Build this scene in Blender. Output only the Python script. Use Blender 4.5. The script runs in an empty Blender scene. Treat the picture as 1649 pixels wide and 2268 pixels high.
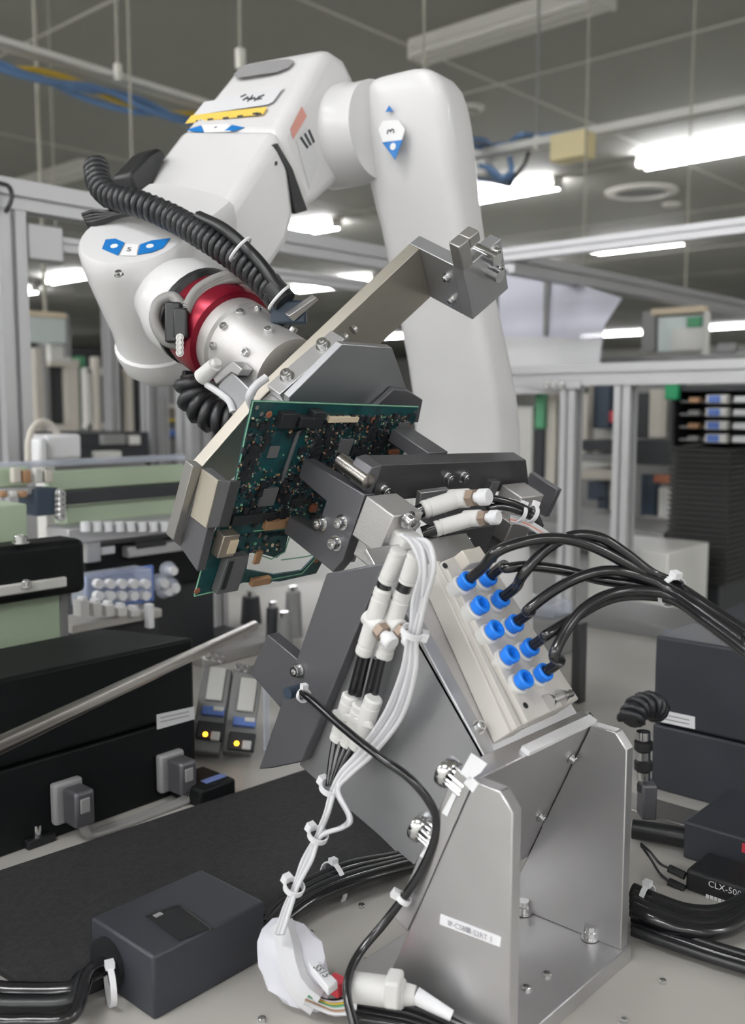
import bpy, bmesh, math, random
from mathutils import Vector as V, Matrix, Quaternion
random.seed(7)
SC = bpy.context.scene
COL = SC.collection
R_ = math.radians

# ------------------------------------------------------------------ camera
# world X and Y run along the two directions of the production cell, Z is up, units are metres
FPX, PIT, YAW, ZC = 2150.0, R_(6.2), R_(42.0), 1.25      # focal length in px of a 1649x2268 frame
CAMP = V((0, 0, ZC))
FH = V((math.cos(YAW), math.sin(YAW), 0)); RT = V((math.sin(YAW), -math.cos(YAW), 0)); ZU = V((0, 0, 1))
FW = FH * math.cos(PIT) - ZU * math.sin(PIT); UP = FH * math.sin(PIT) + ZU * math.cos(PIT)
cam = bpy.data.cameras.new('camera'); camo = bpy.data.objects.new('camera', cam); COL.objects.link(camo)
camo.location = CAMP; camo.rotation_euler = (R_(90) - PIT, 0, YAW - R_(90))
cam.sensor_fit = 'VERTICAL'; cam.sensor_height = 36.0; cam.lens = FPX / 2268 * 36
cam.clip_start = 0.02; cam.clip_end = 200
cam.dof.use_dof = True; cam.dof.focus_distance = 0.76; cam.dof.aperture_fstop = 6.8
SC.camera = camo
# ------------------------------------------------------------------ world, exposure
w = bpy.data.worlds.new('world'); SC.world = w; w.use_nodes = True
w.node_tree.nodes['Background'].inputs[0].default_value = (0.9, 0.95, 1.0, 1)
w.node_tree.nodes['Background'].inputs[1].default_value = 0.1
SC.view_settings.view_transform = 'Standard'; SC.view_settings.look = 'None'
SC.view_settings.gamma = 1.0; SC.view_settings.exposure = 0.66; SC.view_settings.use_curve_mapping = False
SC.cycles.use_denoising = True; SC.cycles.use_adaptive_sampling = True; SC.cycles.adaptive_threshold = 0.02
SC.cycles.max_bounces = 7; SC.cycles.sample_clamp_indirect = 6.0
TUBE_E = 58.0                                             # glow of the fluorescent tubes

# ------------------------------------------------------------------ pixels to directions and planes
def ray(x, y): return FW + RT * ((x - 824.5) / FPX) - UP * ((y - 1134) / FPX)
def D(x, y, d):
    r = ray(x, y); return CAMP + r * (d / r.dot(FH))
def on(x, y, p, n):
    r = ray(x, y); return CAMP + r * ((p - CAMP).dot(n) / r.dot(n))
AX, AY = V((1, 0, 0)), V((0, 1, 0))
def onX(x, y, a): return on(x, y, V((a, 0, 0)), AX)
def onY(x, y, b): return on(x, y, V((0, b, 0)), AY)
def onZ(x, y, z): return on(x, y, V((0, 0, z)), ZU)
TL = R_(26)                                                # tilt of the clamp head and of the board it holds
PD = V((0, math.cos(TL), math.sin(TL))); SD = V((0, -math.sin(TL), math.cos(TL)))
def onP(x, y, p): return on(x, y, PD * p, PD)
def dep(p): return (p - CAMP).dot(FH)

# ------------------------------------------------------------------ materials
ORD = 'first second third fourth fifth sixth seventh eighth ninth tenth eleventh twelfth thirteenth fourteenth fifteenth sixteenth seventeenth eighteenth nineteenth twentieth'.split() + ['twenty-' + q for q in 'first second third fourth fifth sixth seventh'.split()]
def lin(c):
    c = c / 255.0
    return c / 12.92 if c <= 0.04045 else ((c + 0.055) / 1.055) ** 2.4
def rgb(c): return (lin(c[0]), lin(c[1]), lin(c[2]), 1)
MT = {}
def mat(name, c, rough=0.5, metal=0.0, var=0.0, vs=30.0, bump=0.0, bs=200.0, stretch=None, coat=0.0, emit=0.0, trans=0.0, alpha=1.0, rvar=0.0, c2=None, spec=0.5):
    m = bpy.data.materials.new(name); m.use_nodes = True; MT[name] = m
    nt = m.node_tree; b = nt.nodes['Principled BSDF']
    b.inputs['Base Color'].default_value = rgb(c); b.inputs['Roughness'].default_value = rough; b.inputs['Metallic'].default_value = metal
    b.inputs['Specular IOR Level'].default_value = spec; b.inputs['Coat Weight'].default_value = coat; b.inputs['Coat Roughness'].default_value = 0.12
    b.inputs['Transmission Weight'].default_value = trans; b.inputs['Alpha'].default_value = alpha
    if emit: b.inputs['Emission Color'].default_value = rgb(c); b.inputs['Emission Strength'].default_value = emit
    if var or bump or rvar:
        tc = nt.nodes.new('ShaderNodeTexCoord'); mp = nt.nodes.new('ShaderNodeMapping'); nt.links.new(tc.outputs['Object'], mp.inputs[0])
        if stretch: mp.inputs['Scale'].default_value = stretch
    if var:
        n = nt.nodes.new('ShaderNodeTexNoise'); n.inputs['Scale'].default_value = vs; n.inputs['Detail'].default_value = 5
        nt.links.new(mp.outputs[0], n.inputs['Vector'])
        r = nt.nodes.new('ShaderNodeMix'); r.data_type = 'RGBA'
        k = rgb(c); r.inputs['A'].default_value = tuple(min(1, q * (1 + var)) for q in k[:3]) + (1,)
        r.inputs['B'].default_value = rgb(c2) if c2 else tuple(q * (1 - var) for q in k[:3]) + (1,)
        cr = nt.nodes.new('ShaderNodeValToRGB'); cr.color_ramp.elements[0].position = 0.35; cr.color_ramp.elements[1].position = 0.65
        nt.links.new(n.outputs['Fac'], cr.inputs[0]); nt.links.new(cr.outputs[0], r.inputs['Factor']); nt.links.new(r.outputs['Result'], b.inputs['Base Color'])
    if rvar:
        n = nt.nodes.new('ShaderNodeTexNoise'); n.inputs['Scale'].default_value = vs; n.inputs['Detail'].default_value = 4
        nt.links.new(mp.outputs[0], n.inputs['Vector'])
        q = nt.nodes.new('ShaderNodeMapRange'); q.inputs['To Min'].default_value = max(0, rough - rvar); q.inputs['To Max'].default_value = rough + rvar
        nt.links.new(n.outputs['Fac'], q.inputs['Value']); nt.links.new(q.outputs[0], b.inputs['Roughness'])
    if bump:
        n = nt.nodes.new('ShaderNodeTexNoise'); n.inputs['Scale'].default_value = bs; n.inputs['Detail'].default_value = 3
        nt.links.new(mp.outputs[0], n.inputs['Vector'])
        u = nt.nodes.new('ShaderNodeBump'); u.inputs['Strength'].default_value = bump; u.inputs['Distance'].default_value = 0.0006
        nt.links.new(n.outputs['Fac'], u.inputs['Height']); nt.links.new(u.outputs[0], b.inputs['Normal'])
    return m
mat('robot_white', (220, 219, 219), 0.34, coat=0.25, var=0.02, vs=8)
mat('seam_grey', (120, 118, 114), 0.6)
mat('decal_white', (238, 238, 238), 0.5)
mat('decal_blue', (16, 112, 186), 0.45)
mat('decal_ink', (60, 62, 66), 0.6)
mat('decal_red', (214, 150, 138), 0.5)
mat('decal_yellow', (238, 200, 92), 0.5)
mat('decal_paper', (214, 214, 216), 0.6)
mat('grip_grey', (142, 141, 142), 0.45)
mat('rubber_black', (30, 31, 33), 0.42)
mat('hose_black', (40, 41, 44), 0.36, var=0.15, vs=60)
mat('tube_black', (24, 24, 27), 0.2, coat=0.4)
mat('cable_black', (26, 27, 29), 0.38)
mat('cable_grey', (138, 136, 134), 0.5)
mat('cable_white', (206, 206, 208), 0.5)
mat('cable_pale', (176, 176, 180), 0.5)
mat('nylon_white', (226, 226, 228), 0.45)
mat('plastic_white', (214, 213, 210), 0.45)
mat('plastic_beige', (196, 190, 180), 0.5)
mat('fitting_blue', (30, 128, 240), 0.35)
mat('manifold_grey', (196, 192, 186), 0.5)
mat('rod_grey', (150, 148, 136), 0.6)
mat('fitting_hole', (12, 40, 92), 0.5)
mat('anodised_black', (76, 76, 78), 0.42, metal=0.4, rvar=0.06, vs=40)
mat('anodised_grey', (104, 104, 108), 0.42, metal=0.6, rvar=0.08, vs=25)
mat('steel_grey', (184, 185, 188), 0.42, metal=0.9, rvar=0.1, vs=14)
mat('aluminium', (208, 207, 208), 0.36, metal=0.92, rvar=0.08, vs=9, var=0.06)
mat('aluminium_dull', (168, 166, 163), 0.44, metal=0.9, rvar=0.1, vs=18, var=0.05)
mat('aluminium_cast', (196, 194, 192), 0.5, metal=0.7, bump=0.25, bs=500)
mat('alu_warm_reflection', (206, 200, 188), 0.36, metal=0.95, rvar=0.1, vs=12, var=0.08)  # aluminium bar; the warm tint in its colour imitates a reflection
mat('chrome', (216, 216, 216), 0.18, metal=1.0)
mat('steel_rod', (170, 166, 160), 0.25, metal=1.0)
mat('red_anodised', (136, 22, 44), 0.3, metal=0.55)
mat('pcb_green', (6, 62, 66), 0.4, var=0.35, vs=90, coat=0.3)
mat('pcb_edge', (120, 170, 140), 0.5)
mat('chip_black', (28, 30, 34), 0.5)
mat('chip_grey', (92, 92, 94), 0.5)
mat('part_tan', (160, 124, 92), 0.5)
mat('part_cream', (212, 196, 170), 0.5)
mat('part_copper', (158, 98, 72), 0.4, metal=0.4)
mat('shield_metal', (182, 172, 160), 0.4, metal=0.8)
mat('table_paint', (182, 179, 173), 0.42, var=0.05, vs=3, rvar=0.1)
mat('black_paint', (24, 25, 28), 0.5, bump=0.15, bs=600)
mat('black_box', (50, 52, 59), 0.48, bump=0.1, bs=600)
mat('black_glossy', (16, 18, 19), 0.5, spec=0.2)
mat('mat_black', (38, 38, 39), 0.85, bump=0.8, bs=420, var=0.25, vs=220)
mat('tray_black', (46, 46, 45), 0.6)
mat('decal_pale', (150, 148, 156), 0.6)
mat('nut_brass', (150, 132, 118), 0.45, metal=0.4)
mat('pad_tan', (160, 154, 140), 0.55)
mat('label_white', (232, 232, 234), 0.5)
mat('profile_alu', (190, 190, 192), 0.42, metal=0.6)
mat('profile_slot', (96, 96, 99), 0.6, metal=0.3)
mat('ceiling_paint', (150, 149, 142), 0.8, var=0.03, vs=0.6)
mat('wall_paint', (226, 225, 220), 0.8, var=0.04, vs=0.7)
mat('floor_paint', (196, 196, 190), 0.5, var=0.05, vs=0.8)
mat('lamp_body', (214, 212, 204), 0.6)
mat('tube_glow', (250, 251, 255), 0.5, emit=TUBE_E)
mat('tube_off', (222, 220, 214), 0.4)
mat('cream_plastic', (220, 206, 160), 0.5)
mat('cable_blue', (98, 130, 172), 0.5)
mat('cable_yellow', (206, 172, 60), 0.5)
mat('green_plastic', (176, 192, 166), 0.5)
mat('machine_white', (206, 205, 200), 0.5)
mat('machine_grey', (128, 128, 128), 0.5)
mat('machine_dark', (40, 42, 46), 0.5)
mat('machine_navy', (44, 58, 74), 0.5)
mat('green_sign', (20, 140, 90), 0.5)
mat('red_tag', (196, 60, 74), 0.5)
mat('blue_tag', (90, 120, 190), 0.4)
mat('screen_pale', (196, 206, 204), 0.3)
mat('screen_green', (80, 150, 110), 0.4)
mat('sheet_clear', (222, 222, 236), 0.4, alpha=0.86)
mat('clear_plastic', (206, 212, 226), 0.15, alpha=0.4)
mat('clear_bag', (232, 232, 240), 0.25, alpha=0.62, bump=1.0, bs=90)
mat('led_orange', (255, 160, 30), 0.4, emit=6.0)
mat('lcd_blue', (110, 130, 190), 0.3)

# ------------------------------------------------------------------ meshes
def frame_of(n):
    n = n.normalized(); t = V((0, 0, 1)) if abs(n.z) < 0.9 else V((1, 0, 0))
    u = t.cross(n).normalized(); return u, n.cross(u), n
def spline(pts, k=6):
    if len(pts) < 3: return pts
    q = [pts[0] * 2 - pts[1]] + pts + [pts[-1] * 2 - pts[-2]]; out = []
    for i in range(1, len(q) - 2):
        for j in range(k):
            t = j / k; p0, p1, p2, p3 = q[i - 1:i + 3]
            out.append(0.5 * ((2 * p1) + (p2 - p0) * t + (2 * p0 - 5 * p1 + 4 * p2 - p3) * t * t + (3 * p1 - p0 - 3 * p2 + p3) * t ** 3))
    return out + [pts[-1]]
class MB:
    def __init__(s): s.v = []; s.f = []
    def add(s, vs, fs):
        o = len(s.v); s.v += [V(q) for q in vs]; s.f += [[i + o for i in f] for f in fs]; return s
    def prism(s, pts, ext):
        n = len(pts); pts = [V(p) for p in pts]; ext = V(ext)
        nrm = sum(((pts[i] - pts[0]).cross(pts[(i + 1) % n] - pts[0]) for i in range(1, n)), V())
        if nrm.dot(ext) > 0: pts = pts[::-1]
        s.add(pts + [p + ext for p in pts], [list(range(n)), list(range(2 * n - 1, n - 1, -1))] + [[i, i + n, (i + 1) % n + n, (i + 1) % n][::-1] for i in range(n)])
        return s
    def box(s, lo, hi):
        x0, y0, z0 = [min(a, b) for a, b in zip(lo, hi)]; x1, y1, z1 = [max(a, b) for a, b in zip(lo, hi)]
        return s.prism([(x0, y0, z0), (x1, y0, z0), (x1, y1, z0), (x0, y1, z0)], (0, 0, z1 - z0))
    def obox(s, c, u, v, w, su, sv, sw):
        c = V(c); u, v, w = u * su / 2, v * sv / 2, w * sw / 2
        return s.prism([c - u - v - w, c + u - v - w, c + u + v - w, c - u + v - w], w * 2)
    def loft(s, secs, caps=True):
        n = len(secs[0]); vs = [p for q in secs for p in q]; fs = []
        for k in range(len(secs) - 1):
            for i in range(n): fs.append([k * n + i, k * n + (i + 1) % n, (k + 1) * n + (i + 1) % n, (k + 1) * n + i])
        if caps: fs += [list(range(n))[::-1], [(len(secs) - 1) * n + i for i in range(n)]]
        return s.add(vs, fs)
    def lathe(s, p, ax, prof, seg=24, caps=True):
        u, v, n = frame_of(V(ax)); p = V(p)
        return s.loft([[p + n * h + (u * math.cos(2 * math.pi * i / seg) + v * math.sin(2 * math.pi * i / seg)) * r for i in range(seg)] for r, h in prof], caps)
    def cyl(s, p0, p1, r0, r1=None, seg=18):
        p0, p1 = V(p0), V(p1); return s.lathe(p0, p1 - p0, [(r0, 0), (r0 if r1 is None else r1, (p1 - p0).length)], seg)
    def tube(s, pts, r, seg=8, rf=None):
        pts = [V(p) for p in pts]; t = (pts[1] - pts[0]).normalized(); u = frame_of(t)[0]; secs = []
        for i, p in enumerate(pts):
            q = pts[min(i + 1, len(pts) - 1)] - pts[max(i - 1, 0)]
            if q.length > 1e-9: q.normalize(); u = (u - q * u.dot(q)).normalized(); t = q
            v = t.cross(u); rr = r if rf is None else rf(i)
            secs.append([p + (u * math.cos(2 * math.pi * k / seg) + v * math.sin(2 * math.pi * k / seg)) * rr for k in range(seg)])
        return s.loft(secs)
    def ball(s, c, r, seg=12, rings=8, sc=(1, 1, 1)):
        c = V(c); secs = []
        for i in range(1, rings):
            a = math.pi * i / rings; secs.append([c + V((math.sin(a) * math.cos(2 * math.pi * k / seg) * r * sc[0], math.sin(a) * math.sin(2 * math.pi * k / seg) * r * sc[1], -math.cos(a) * r * sc[2])) for k in range(seg)])
        return s.loft(secs)
    def build(s, name, m, parent=None, bevel=0.0, bseg=2, smooth=True, label=None, cat=None, group=None, kind=None, ang=35):
        me = bpy.data.meshes.new(name)
        if parent is not None: org = ORG[parent.name]
        else:
            lo = [min(q[i] for q in s.v) for i in range(3)]; hi = [max(q[i] for q in s.v) for i in range(3)]
            org = V(((lo[0] + hi[0]) / 2, (lo[1] + hi[1]) / 2, lo[2]))
        me.from_pydata([q - org for q in s.v], [], s.f)
        bm = bmesh.new(); bm.from_mesh(me); bmesh.ops.recalc_face_normals(bm, faces=bm.faces); bm.to_mesh(me); bm.free()
        if smooth:
            for p in me.polygons: p.use_smooth = True
            me.set_sharp_from_angle(angle=R_(ang))
        me.materials.append(MT[m])
        o = bpy.data.objects.new(name, me); COL.objects.link(o)
        if parent is not None: o.parent = parent
        else: o.location = org
        ORG[o.name] = org
        if bevel:
            b = o.modifiers.new('bevel', 'BEVEL'); b.width = bevel; b.segments = bseg; b.limit_method = 'ANGLE'; b.angle_limit = R_(40)
        return tag(o, label, cat, group, kind)
ORG = {}
def tag(o, label=None, cat=None, group=None, kind=None):
    if label: o['label'] = label
    if cat: o['category'] = cat
    if group: o['group'] = group
    if kind: o['kind'] = kind
    return o
def thing(name, loc, label, cat, group=None):
    o = bpy.data.objects.new(name, None); COL.objects.link(o); o.location = loc; o.empty_display_size = 0.03
    ORG[o.name] = V(loc); return tag(o, label, cat, group)
def inst(mesh, name, loc, axis, parent, sc=1.0, roll=None):
    o = bpy.data.objects.new(name, mesh); COL.objects.link(o); u, v, n = frame_of(V(axis))
    if roll is not None: v = n.cross(roll).normalized(); u = v.cross(n)
    o.parent = parent; m = Matrix((u * sc, v * sc, n * sc)).transposed().to_4x4(); m.translation = V(loc) - ORG[parent.name]
    o.matrix_basis = m; return o
def unit(name, mb, m, ang=35):
    me = bpy.data.meshes.new(name); me.from_pydata(mb.v, [], mb.f)
    bm = bmesh.new(); bm.from_mesh(me); bmesh.ops.recalc_face_normals(bm, faces=bm.faces); bm.to_mesh(me); bm.free()
    for p in me.polygons: p.use_smooth = True
    me.set_sharp_from_angle(angle=R_(ang)); me.materials.append(MT[m]); return me
def cap_screw():                                           # socket head cap screw, head radius 1, with its hexagon socket
    b = MB(); seg = 24; u = lambda r, z, n, k: [V((r * math.cos(2 * math.pi * i / n), r * math.sin(2 * math.pi * i / n), z)) for i in range(k)]
    b.loft([u(1.35, 0, 24, 24), u(1.35, 0.14, 24, 24), u(1, 0.16, 24, 24), u(1, 1.15, 24, 24), u(0.9, 1.28, 24, 24), u(0.58, 1.28, 24, 24), u(0.52, 0.7, 24, 24)])
    return unit('cap_screw', b, 'chrome')
BOLT = cap_screw()
def bolt(p, n, r, parent, name='bolt'): return inst(BOLT, name, p, n, parent, r)
def plate(name, px, fn, ext, m, parent, bevel=0.0008, **k): return MB().prism([fn(*q) for q in px], ext).build(name, m, parent, bevel, **k)
def text(s, size, org, xd, yd, m, parent, name='lettering', off=0.0004, align='CENTER', thick=0.0):
    c = bpy.data.curves.new(name, 'FONT'); c.body = s; c.size = size; c.align_x = align; c.align_y = 'CENTER'; c.resolution_u = 2
    t = bpy.data.objects.new(name, c); COL.objects.link(t); bpy.context.view_layer.update()
    me = bpy.data.meshes.new_from_object(t.evaluated_get(bpy.context.evaluated_depsgraph_get())); bpy.data.objects.remove(t); bpy.data.curves.remove(c)
    xd, yd = xd.normalized(), yd.normalized(); yd = (yd - xd * yd.dot(xd)).normalized(); n = xd.cross(yd); o0 = ORG[parent.name]
    for q in me.vertices: q.co = V(org) + xd * q.co.x + yd * q.co.y + n * off - o0
    me.materials.clear(); me.materials.append(MT[m])
    o = bpy.data.objects.new(name, me); COL.objects.link(o); o.parent = parent; ORG[o.name] = o0; return o
def path(pts, k=6): return spline([D(*q) for q in pts], k)
def cable(name, pts, r, m, label=None, cat='cable', parent=None, group=None, seg=8, k=6):
    return MB().tube(spline([V(q) for q in pts], k), r, seg).build(name, m, parent, label=label, cat=cat, group=group, ang=60)
def ring(mb, c, n, r, t, seg=24, ts=8):                    # torus, tube radius t
    u, v, n = frame_of(n); secs = []
    vs = []; fs = []
    for i in range(seg):
        a = 2 * math.pi * i / seg; d = u * math.cos(a) + v * math.sin(a)
        for k in range(ts):
            q = 2 * math.pi * k / ts; vs.append(V(c) + d * (r + t * math.cos(q)) + n * t * math.sin(q))
    for i in range(seg):
        for k in range(ts): fs.append([i * ts + k, ((i + 1) % seg) * ts + k, ((i + 1) % seg) * ts + (k + 1) % ts, i * ts + (k + 1) % ts])
    return mb.add(vs, fs)
def zip_tie(c, n, r, parent=None, label=None, w=0.004, headdir=None, group=None):
    u, v, n = frame_of(V(n)); h = (headdir or ZU); h = (h - n * h.dot(n)).normalized(); c = V(c)
    b = MB(); secs = lambda rr, z: [c + (u * math.cos(2 * math.pi * i / 20) + v * math.sin(2 * math.pi * i / 20)) * rr + n * z for i in range(20)]
    b.loft([secs(r, -w / 2), secs(r + 0.0012, -w / 2), secs(r + 0.0012, w / 2), secs(r, w / 2), secs(r, -w / 2)], caps=False)
    b.obox(c + h * (r + 0.0022), n, h.cross(n), h, w * 1.5, w * 1.5, 0.0045)
    return b.build('cable_tie', 'nylon_white', parent, label=label, cat='cable tie' if label else None, group=group)
# ================================================================== room shell
ZT, ZCEIL = 0.85, 3.40
def shell(name, lo, hi, m): return MB().box(lo, hi).build(name, m, kind='structure', smooth=False)
shell('floor', (-7, -7, -0.1), (34, 34, 0), 'floor_paint')
ceil = shell('ceiling', (-7, -7, ZCEIL), (34, 34, ZCEIL + 0.1), 'ceiling_paint')
shell('wall_far_right', (34, -7, 0), (34.1, 34, ZCEIL), 'wall_paint')
shell('wall_far_left', (-7, 34, 0), (34, 34.1, ZCEIL), 'wall_paint')
shell('wall_near_left', (-7.1, -7, 0), (-7, 34, ZCEIL), 'wall_paint')
shell('wall_near_right', (-7, -7.1, 0), (34, -7, ZCEIL), 'wall_paint')
j = MB()
for k in range(0, 16): j.box((-6.9 + k * 2.5, -6.9, ZCEIL - 0.004), (-6.88 + k * 2.5, 33.9, ZCEIL + 0.002))
for k in range(0, 12): j.box((-6.9, -6.9 + k * 3.6, ZCEIL - 0.003), (33.9, -6.885 + k * 3.6, ZCEIL + 0.002))
j.build('panel_joint', 'lamp_body', ceil, smooth=False)

# ------------------------------------------------------------------ fluorescent fittings
def lamp(c, label, lit=True, L=1.24, group='ceiling lamps', tubes=2):
    c = V((c[0], c[1], ZCEIL))
    t = thing('ceiling_lamp', c, label, 'ceiling lamp', group)
    MB().prism([c + V((x, -L / 2, z)) for x, z in ((-0.105, 0), (0.105, 0), (0.035, -0.10), (-0.035, -0.10))], (0, L, 0)).build('reflector', 'lamp_body', t)
    for s in (-1, 1):
        MB().box(c + V((-0.09, s * L / 2 - 0.012, -0.105)), c + V((0.09, s * L / 2 + 0.012, -0.01))).build('end_cap', 'lamp_body', t)
        x = 0.085 * s
        MB().cyl(c + V((x, -L / 2 + 0.01, -0.08)), c + V((x, L / 2 - 0.01, -0.08)), 0.018, seg=10).build('tube', 'tube_glow' if lit else 'tube_off', t)
    return t
def at_ceiling(x, y): p = onZ(x, y, ZCEIL - 0.08); return p
seen = [((1118, 70), 'unlit fluorescent ceiling lamp above the right cable raceway', False, 'u'), ((1575, 340), 'lit ceiling lamp over the round air vent', True, 'a'),
        ((1112, 432), 'lit ceiling lamp just behind the blue cable coil', True, 'b'), ((1412, 548), 'lit ceiling lamp under the aluminium rail beside the plastic sheet', True, 'c'),
        ((662, 514), 'lit ceiling lamp showing under the robot forearm', True, 'd'), ((150, 618), 'lit ceiling lamp beside the aluminium post and robot wrist', True, 'e'),
        ((120, 400), 'unlit ceiling lamp behind the coiled hose of the robot', False, 'v')]
for (q, lb, lit, g) in seen: lamp(at_ceiling(*q), lb, lit, group=None)
far = [(708, 638), (768, 626), (1128, 585), (45, 735), (40, 650), (1620, 725), (1355, 742), (1403, 739), (1362, 780), (850, 748)]
for q in far: lamp(at_ceiling(*q), 'small distant lit ceiling lamp far down the hall', True, group='distant ceiling lamps', L=1.24 if q[1] < 700 else 1.9)
over = [(x, y) for x in (-5.8, -3.6) for y in (-3.6, -1.2, 1.2, 3.6, 6.0)] + [(-1.4, -5.6), (-1.4, -3.2), (-1.4, 3.6), (-1.4, 6.0), (1.2, -5.6), (1.2, -3.2), (4.2, -3.0), (4.2, -5.4), (7.0, -4.8), (-1.2, 0.6)]  # unseen lamps, added to throw more side light on the cell
for q in over: lamp(q, 'added lit ceiling lamp out of view around the robot cell', True, group='added lamps out of view')
# ------------------------------------------------------------------ round ceiling vents
for q, r, lb in (((1420, 428), 0.36, 'large round air vent in the ceiling beside lit lamp'), ((1487, 455), 0.1, 'small dark round ceiling grille beside the large air vent'), ((1040, 243), 0.1, 'small round ceiling ring beside the robot arm elbow')):
    p = onZ(q[0], q[1], ZCEIL - 0.02); t = thing('ceiling_vent', (p.x, p.y, ZCEIL), lb, 'vent')
    c = V((p.x, p.y, ZCEIL)); MB().lathe(c, (0, 0, -1), [(r, 0), (r, 0.015), (r * 0.8, 0.03), (r * 0.72, 0.03), (r * 0.7, 0.005)], 28).build('rim', 'lamp_body', t)
    MB().cyl(c - ZU * 0.006, c - ZU * 0.012, r * 0.68, seg=28).build('grille', 'machine_grey', t)
# ------------------------------------------------------------------ hanging raceways with cables
def raceway(name, p0, p1, label, h=0.034):
    t = thing(name, (p0 + p1) / 2, label, 'raceway'); d = (p1 - p0).normalized(); s = d.cross(ZU)
    for k in (-1, 1): MB().obox((p0 + p1) / 2 + s * 0.035 * k, d, s, ZU, (p1 - p0).length, 0.006, h).build('side_rail', 'machine_white', t)
    MB().obox((p0 + p1) / 2 - ZU * (h / 2 - 0.003), d, s, ZU, (p1 - p0).length, 0.07, 0.005).build('tray', 'machine_white', t)
    return t, d, s
ZR = 2.45
a0, a1 = onZ(-60, 77, ZR), onZ(500, 247, ZR)
rl, d, s = raceway('cable_raceway', a0, a1, 'white raceway with blue and yellow cables along the ceiling above the robot wrist', 0.02)
def drop(q, z1, label, m='rod_grey', r=0.006, z0=None):
    p = onZ(q[0], q[1], z1); t = thing('suspension_rod', (p.x, p.y, z1), label, 'rod', None)
    MB().cyl((p.x, p.y, z1), (p.x, p.y, ZCEIL), r, seg=10).build('rod', m, t); MB().box((p.x - 0.012, p.y - 0.012, z1 - 0.03), (p.x + 0.012, p.y + 0.012, z1 + 0.03)).build('clamp', 'lamp_body', t, 0.003)
for i, (c, z, q) in enumerate((('cable_blue', -0.05, 0.0), ('cable_blue', -0.062, 0.02), ('cable_yellow', -0.038, -0.03), ('cable_blue', -0.07, -0.015))):
    pts = [a0 + d * ((a1 - a0).length * k / 8) + s * (q + 0.01 * math.sin(k + i)) + ZU * (z - 0.035 * math.sin(math.pi * ((k + i) % 5) / 4)) for k in range(9)]
    cable('raceway_cable', pts, 0.011, c, ('yellow' if 'yellow' in c else 'blue') + ' cable sagging below the raceway above the robot wrist', group='cables under the raceway', seg=6)
drop((261, 160), ZR, 'pale suspension rod holding the raceway above the robot wrist')
b0, b1 = onZ(1760, 205, ZR), onZ(985, 358, ZR)
rr, d2, s2 = raceway('cable_raceway', b0, b1, 'grey white raceway with junction box crossing behind the robot elbow')
drop((1188, 316), ZR, 'dark suspension rod holding the raceway behind the robot elbow', 'machine_grey')
p = onZ(1268, 324, ZR - 0.07); MB().box(p - V((0.05, 0.085, 0.06)), p + V((0.05, 0.085, 0.05))).build('junction_box', 'cream_plastic', None, 0.004, label='cream junction box under the raceway behind the robot', cat='junction box')
def coil(pts, label, c='cable_blue', r=0.012): cable('network_cable', [onZ(x, y, z) for x, y, z in pts], r, c, label, group='blue cables looped over the raceway', seg=6)
for i in range(4):
    k = i * 5; coil([(1040, 308 + k, ZR), (1075, 312 + k, ZR + .03), (1105, 335 - k, ZR + .03), (1150, 300 + k, ZR + .04), (1185, 300, ZR + .05), (1260, 296 + k, ZR + .05), (1330, 290, ZR + .03)], 'blue network cable looped over the raceway behind robot elbow', 'cable_blue' if i != 1 else 'cable_grey')
for i in range(5):
    k = i * 7; coil([(1050, 366 + k, ZR - .06), (1085, 372 + k, ZR - .1), (1110, 392 + k * .5, ZR - .14), (1132, 378 + k, ZR - .12), (1128, 350, ZR - .05)], 'blue network cable hanging in a loop below the raceway', 'cable_blue' if i != 3 else 'cable_grey')
coil([(1172, 330, ZR), (1162, 362, ZR - .05), (1140, 392, ZR - .12), (1130, 410, ZR - .16)], 'dark cable dropping from the raceway clamp', 'cable_black', 0.01)
p = onZ(1070, 372, ZR - .08); MB().box(p - V((0.03, 0.03, 0.035)), p + V((0.03, 0.03, 0.035))).build('cable_connector', 'machine_white', None, 0.004, label='white connector block among the blue cable loops', cat='connector')
for q, lb in (((938, 178), 'thin pale rod hanging from the ceiling between forearm and elbow'), ((125, 560), 'thin pale rod hanging behind the left aluminium rail'), ((293, 398), 'thin pale rod hanging behind the black hose coil'), ((532, 130), 'thin grey rod hanging above the robot forearm')):
    drop(q, 2.3 if q[1] < 300 else 2.0, lb, 'rod_grey', 0.004)
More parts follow.
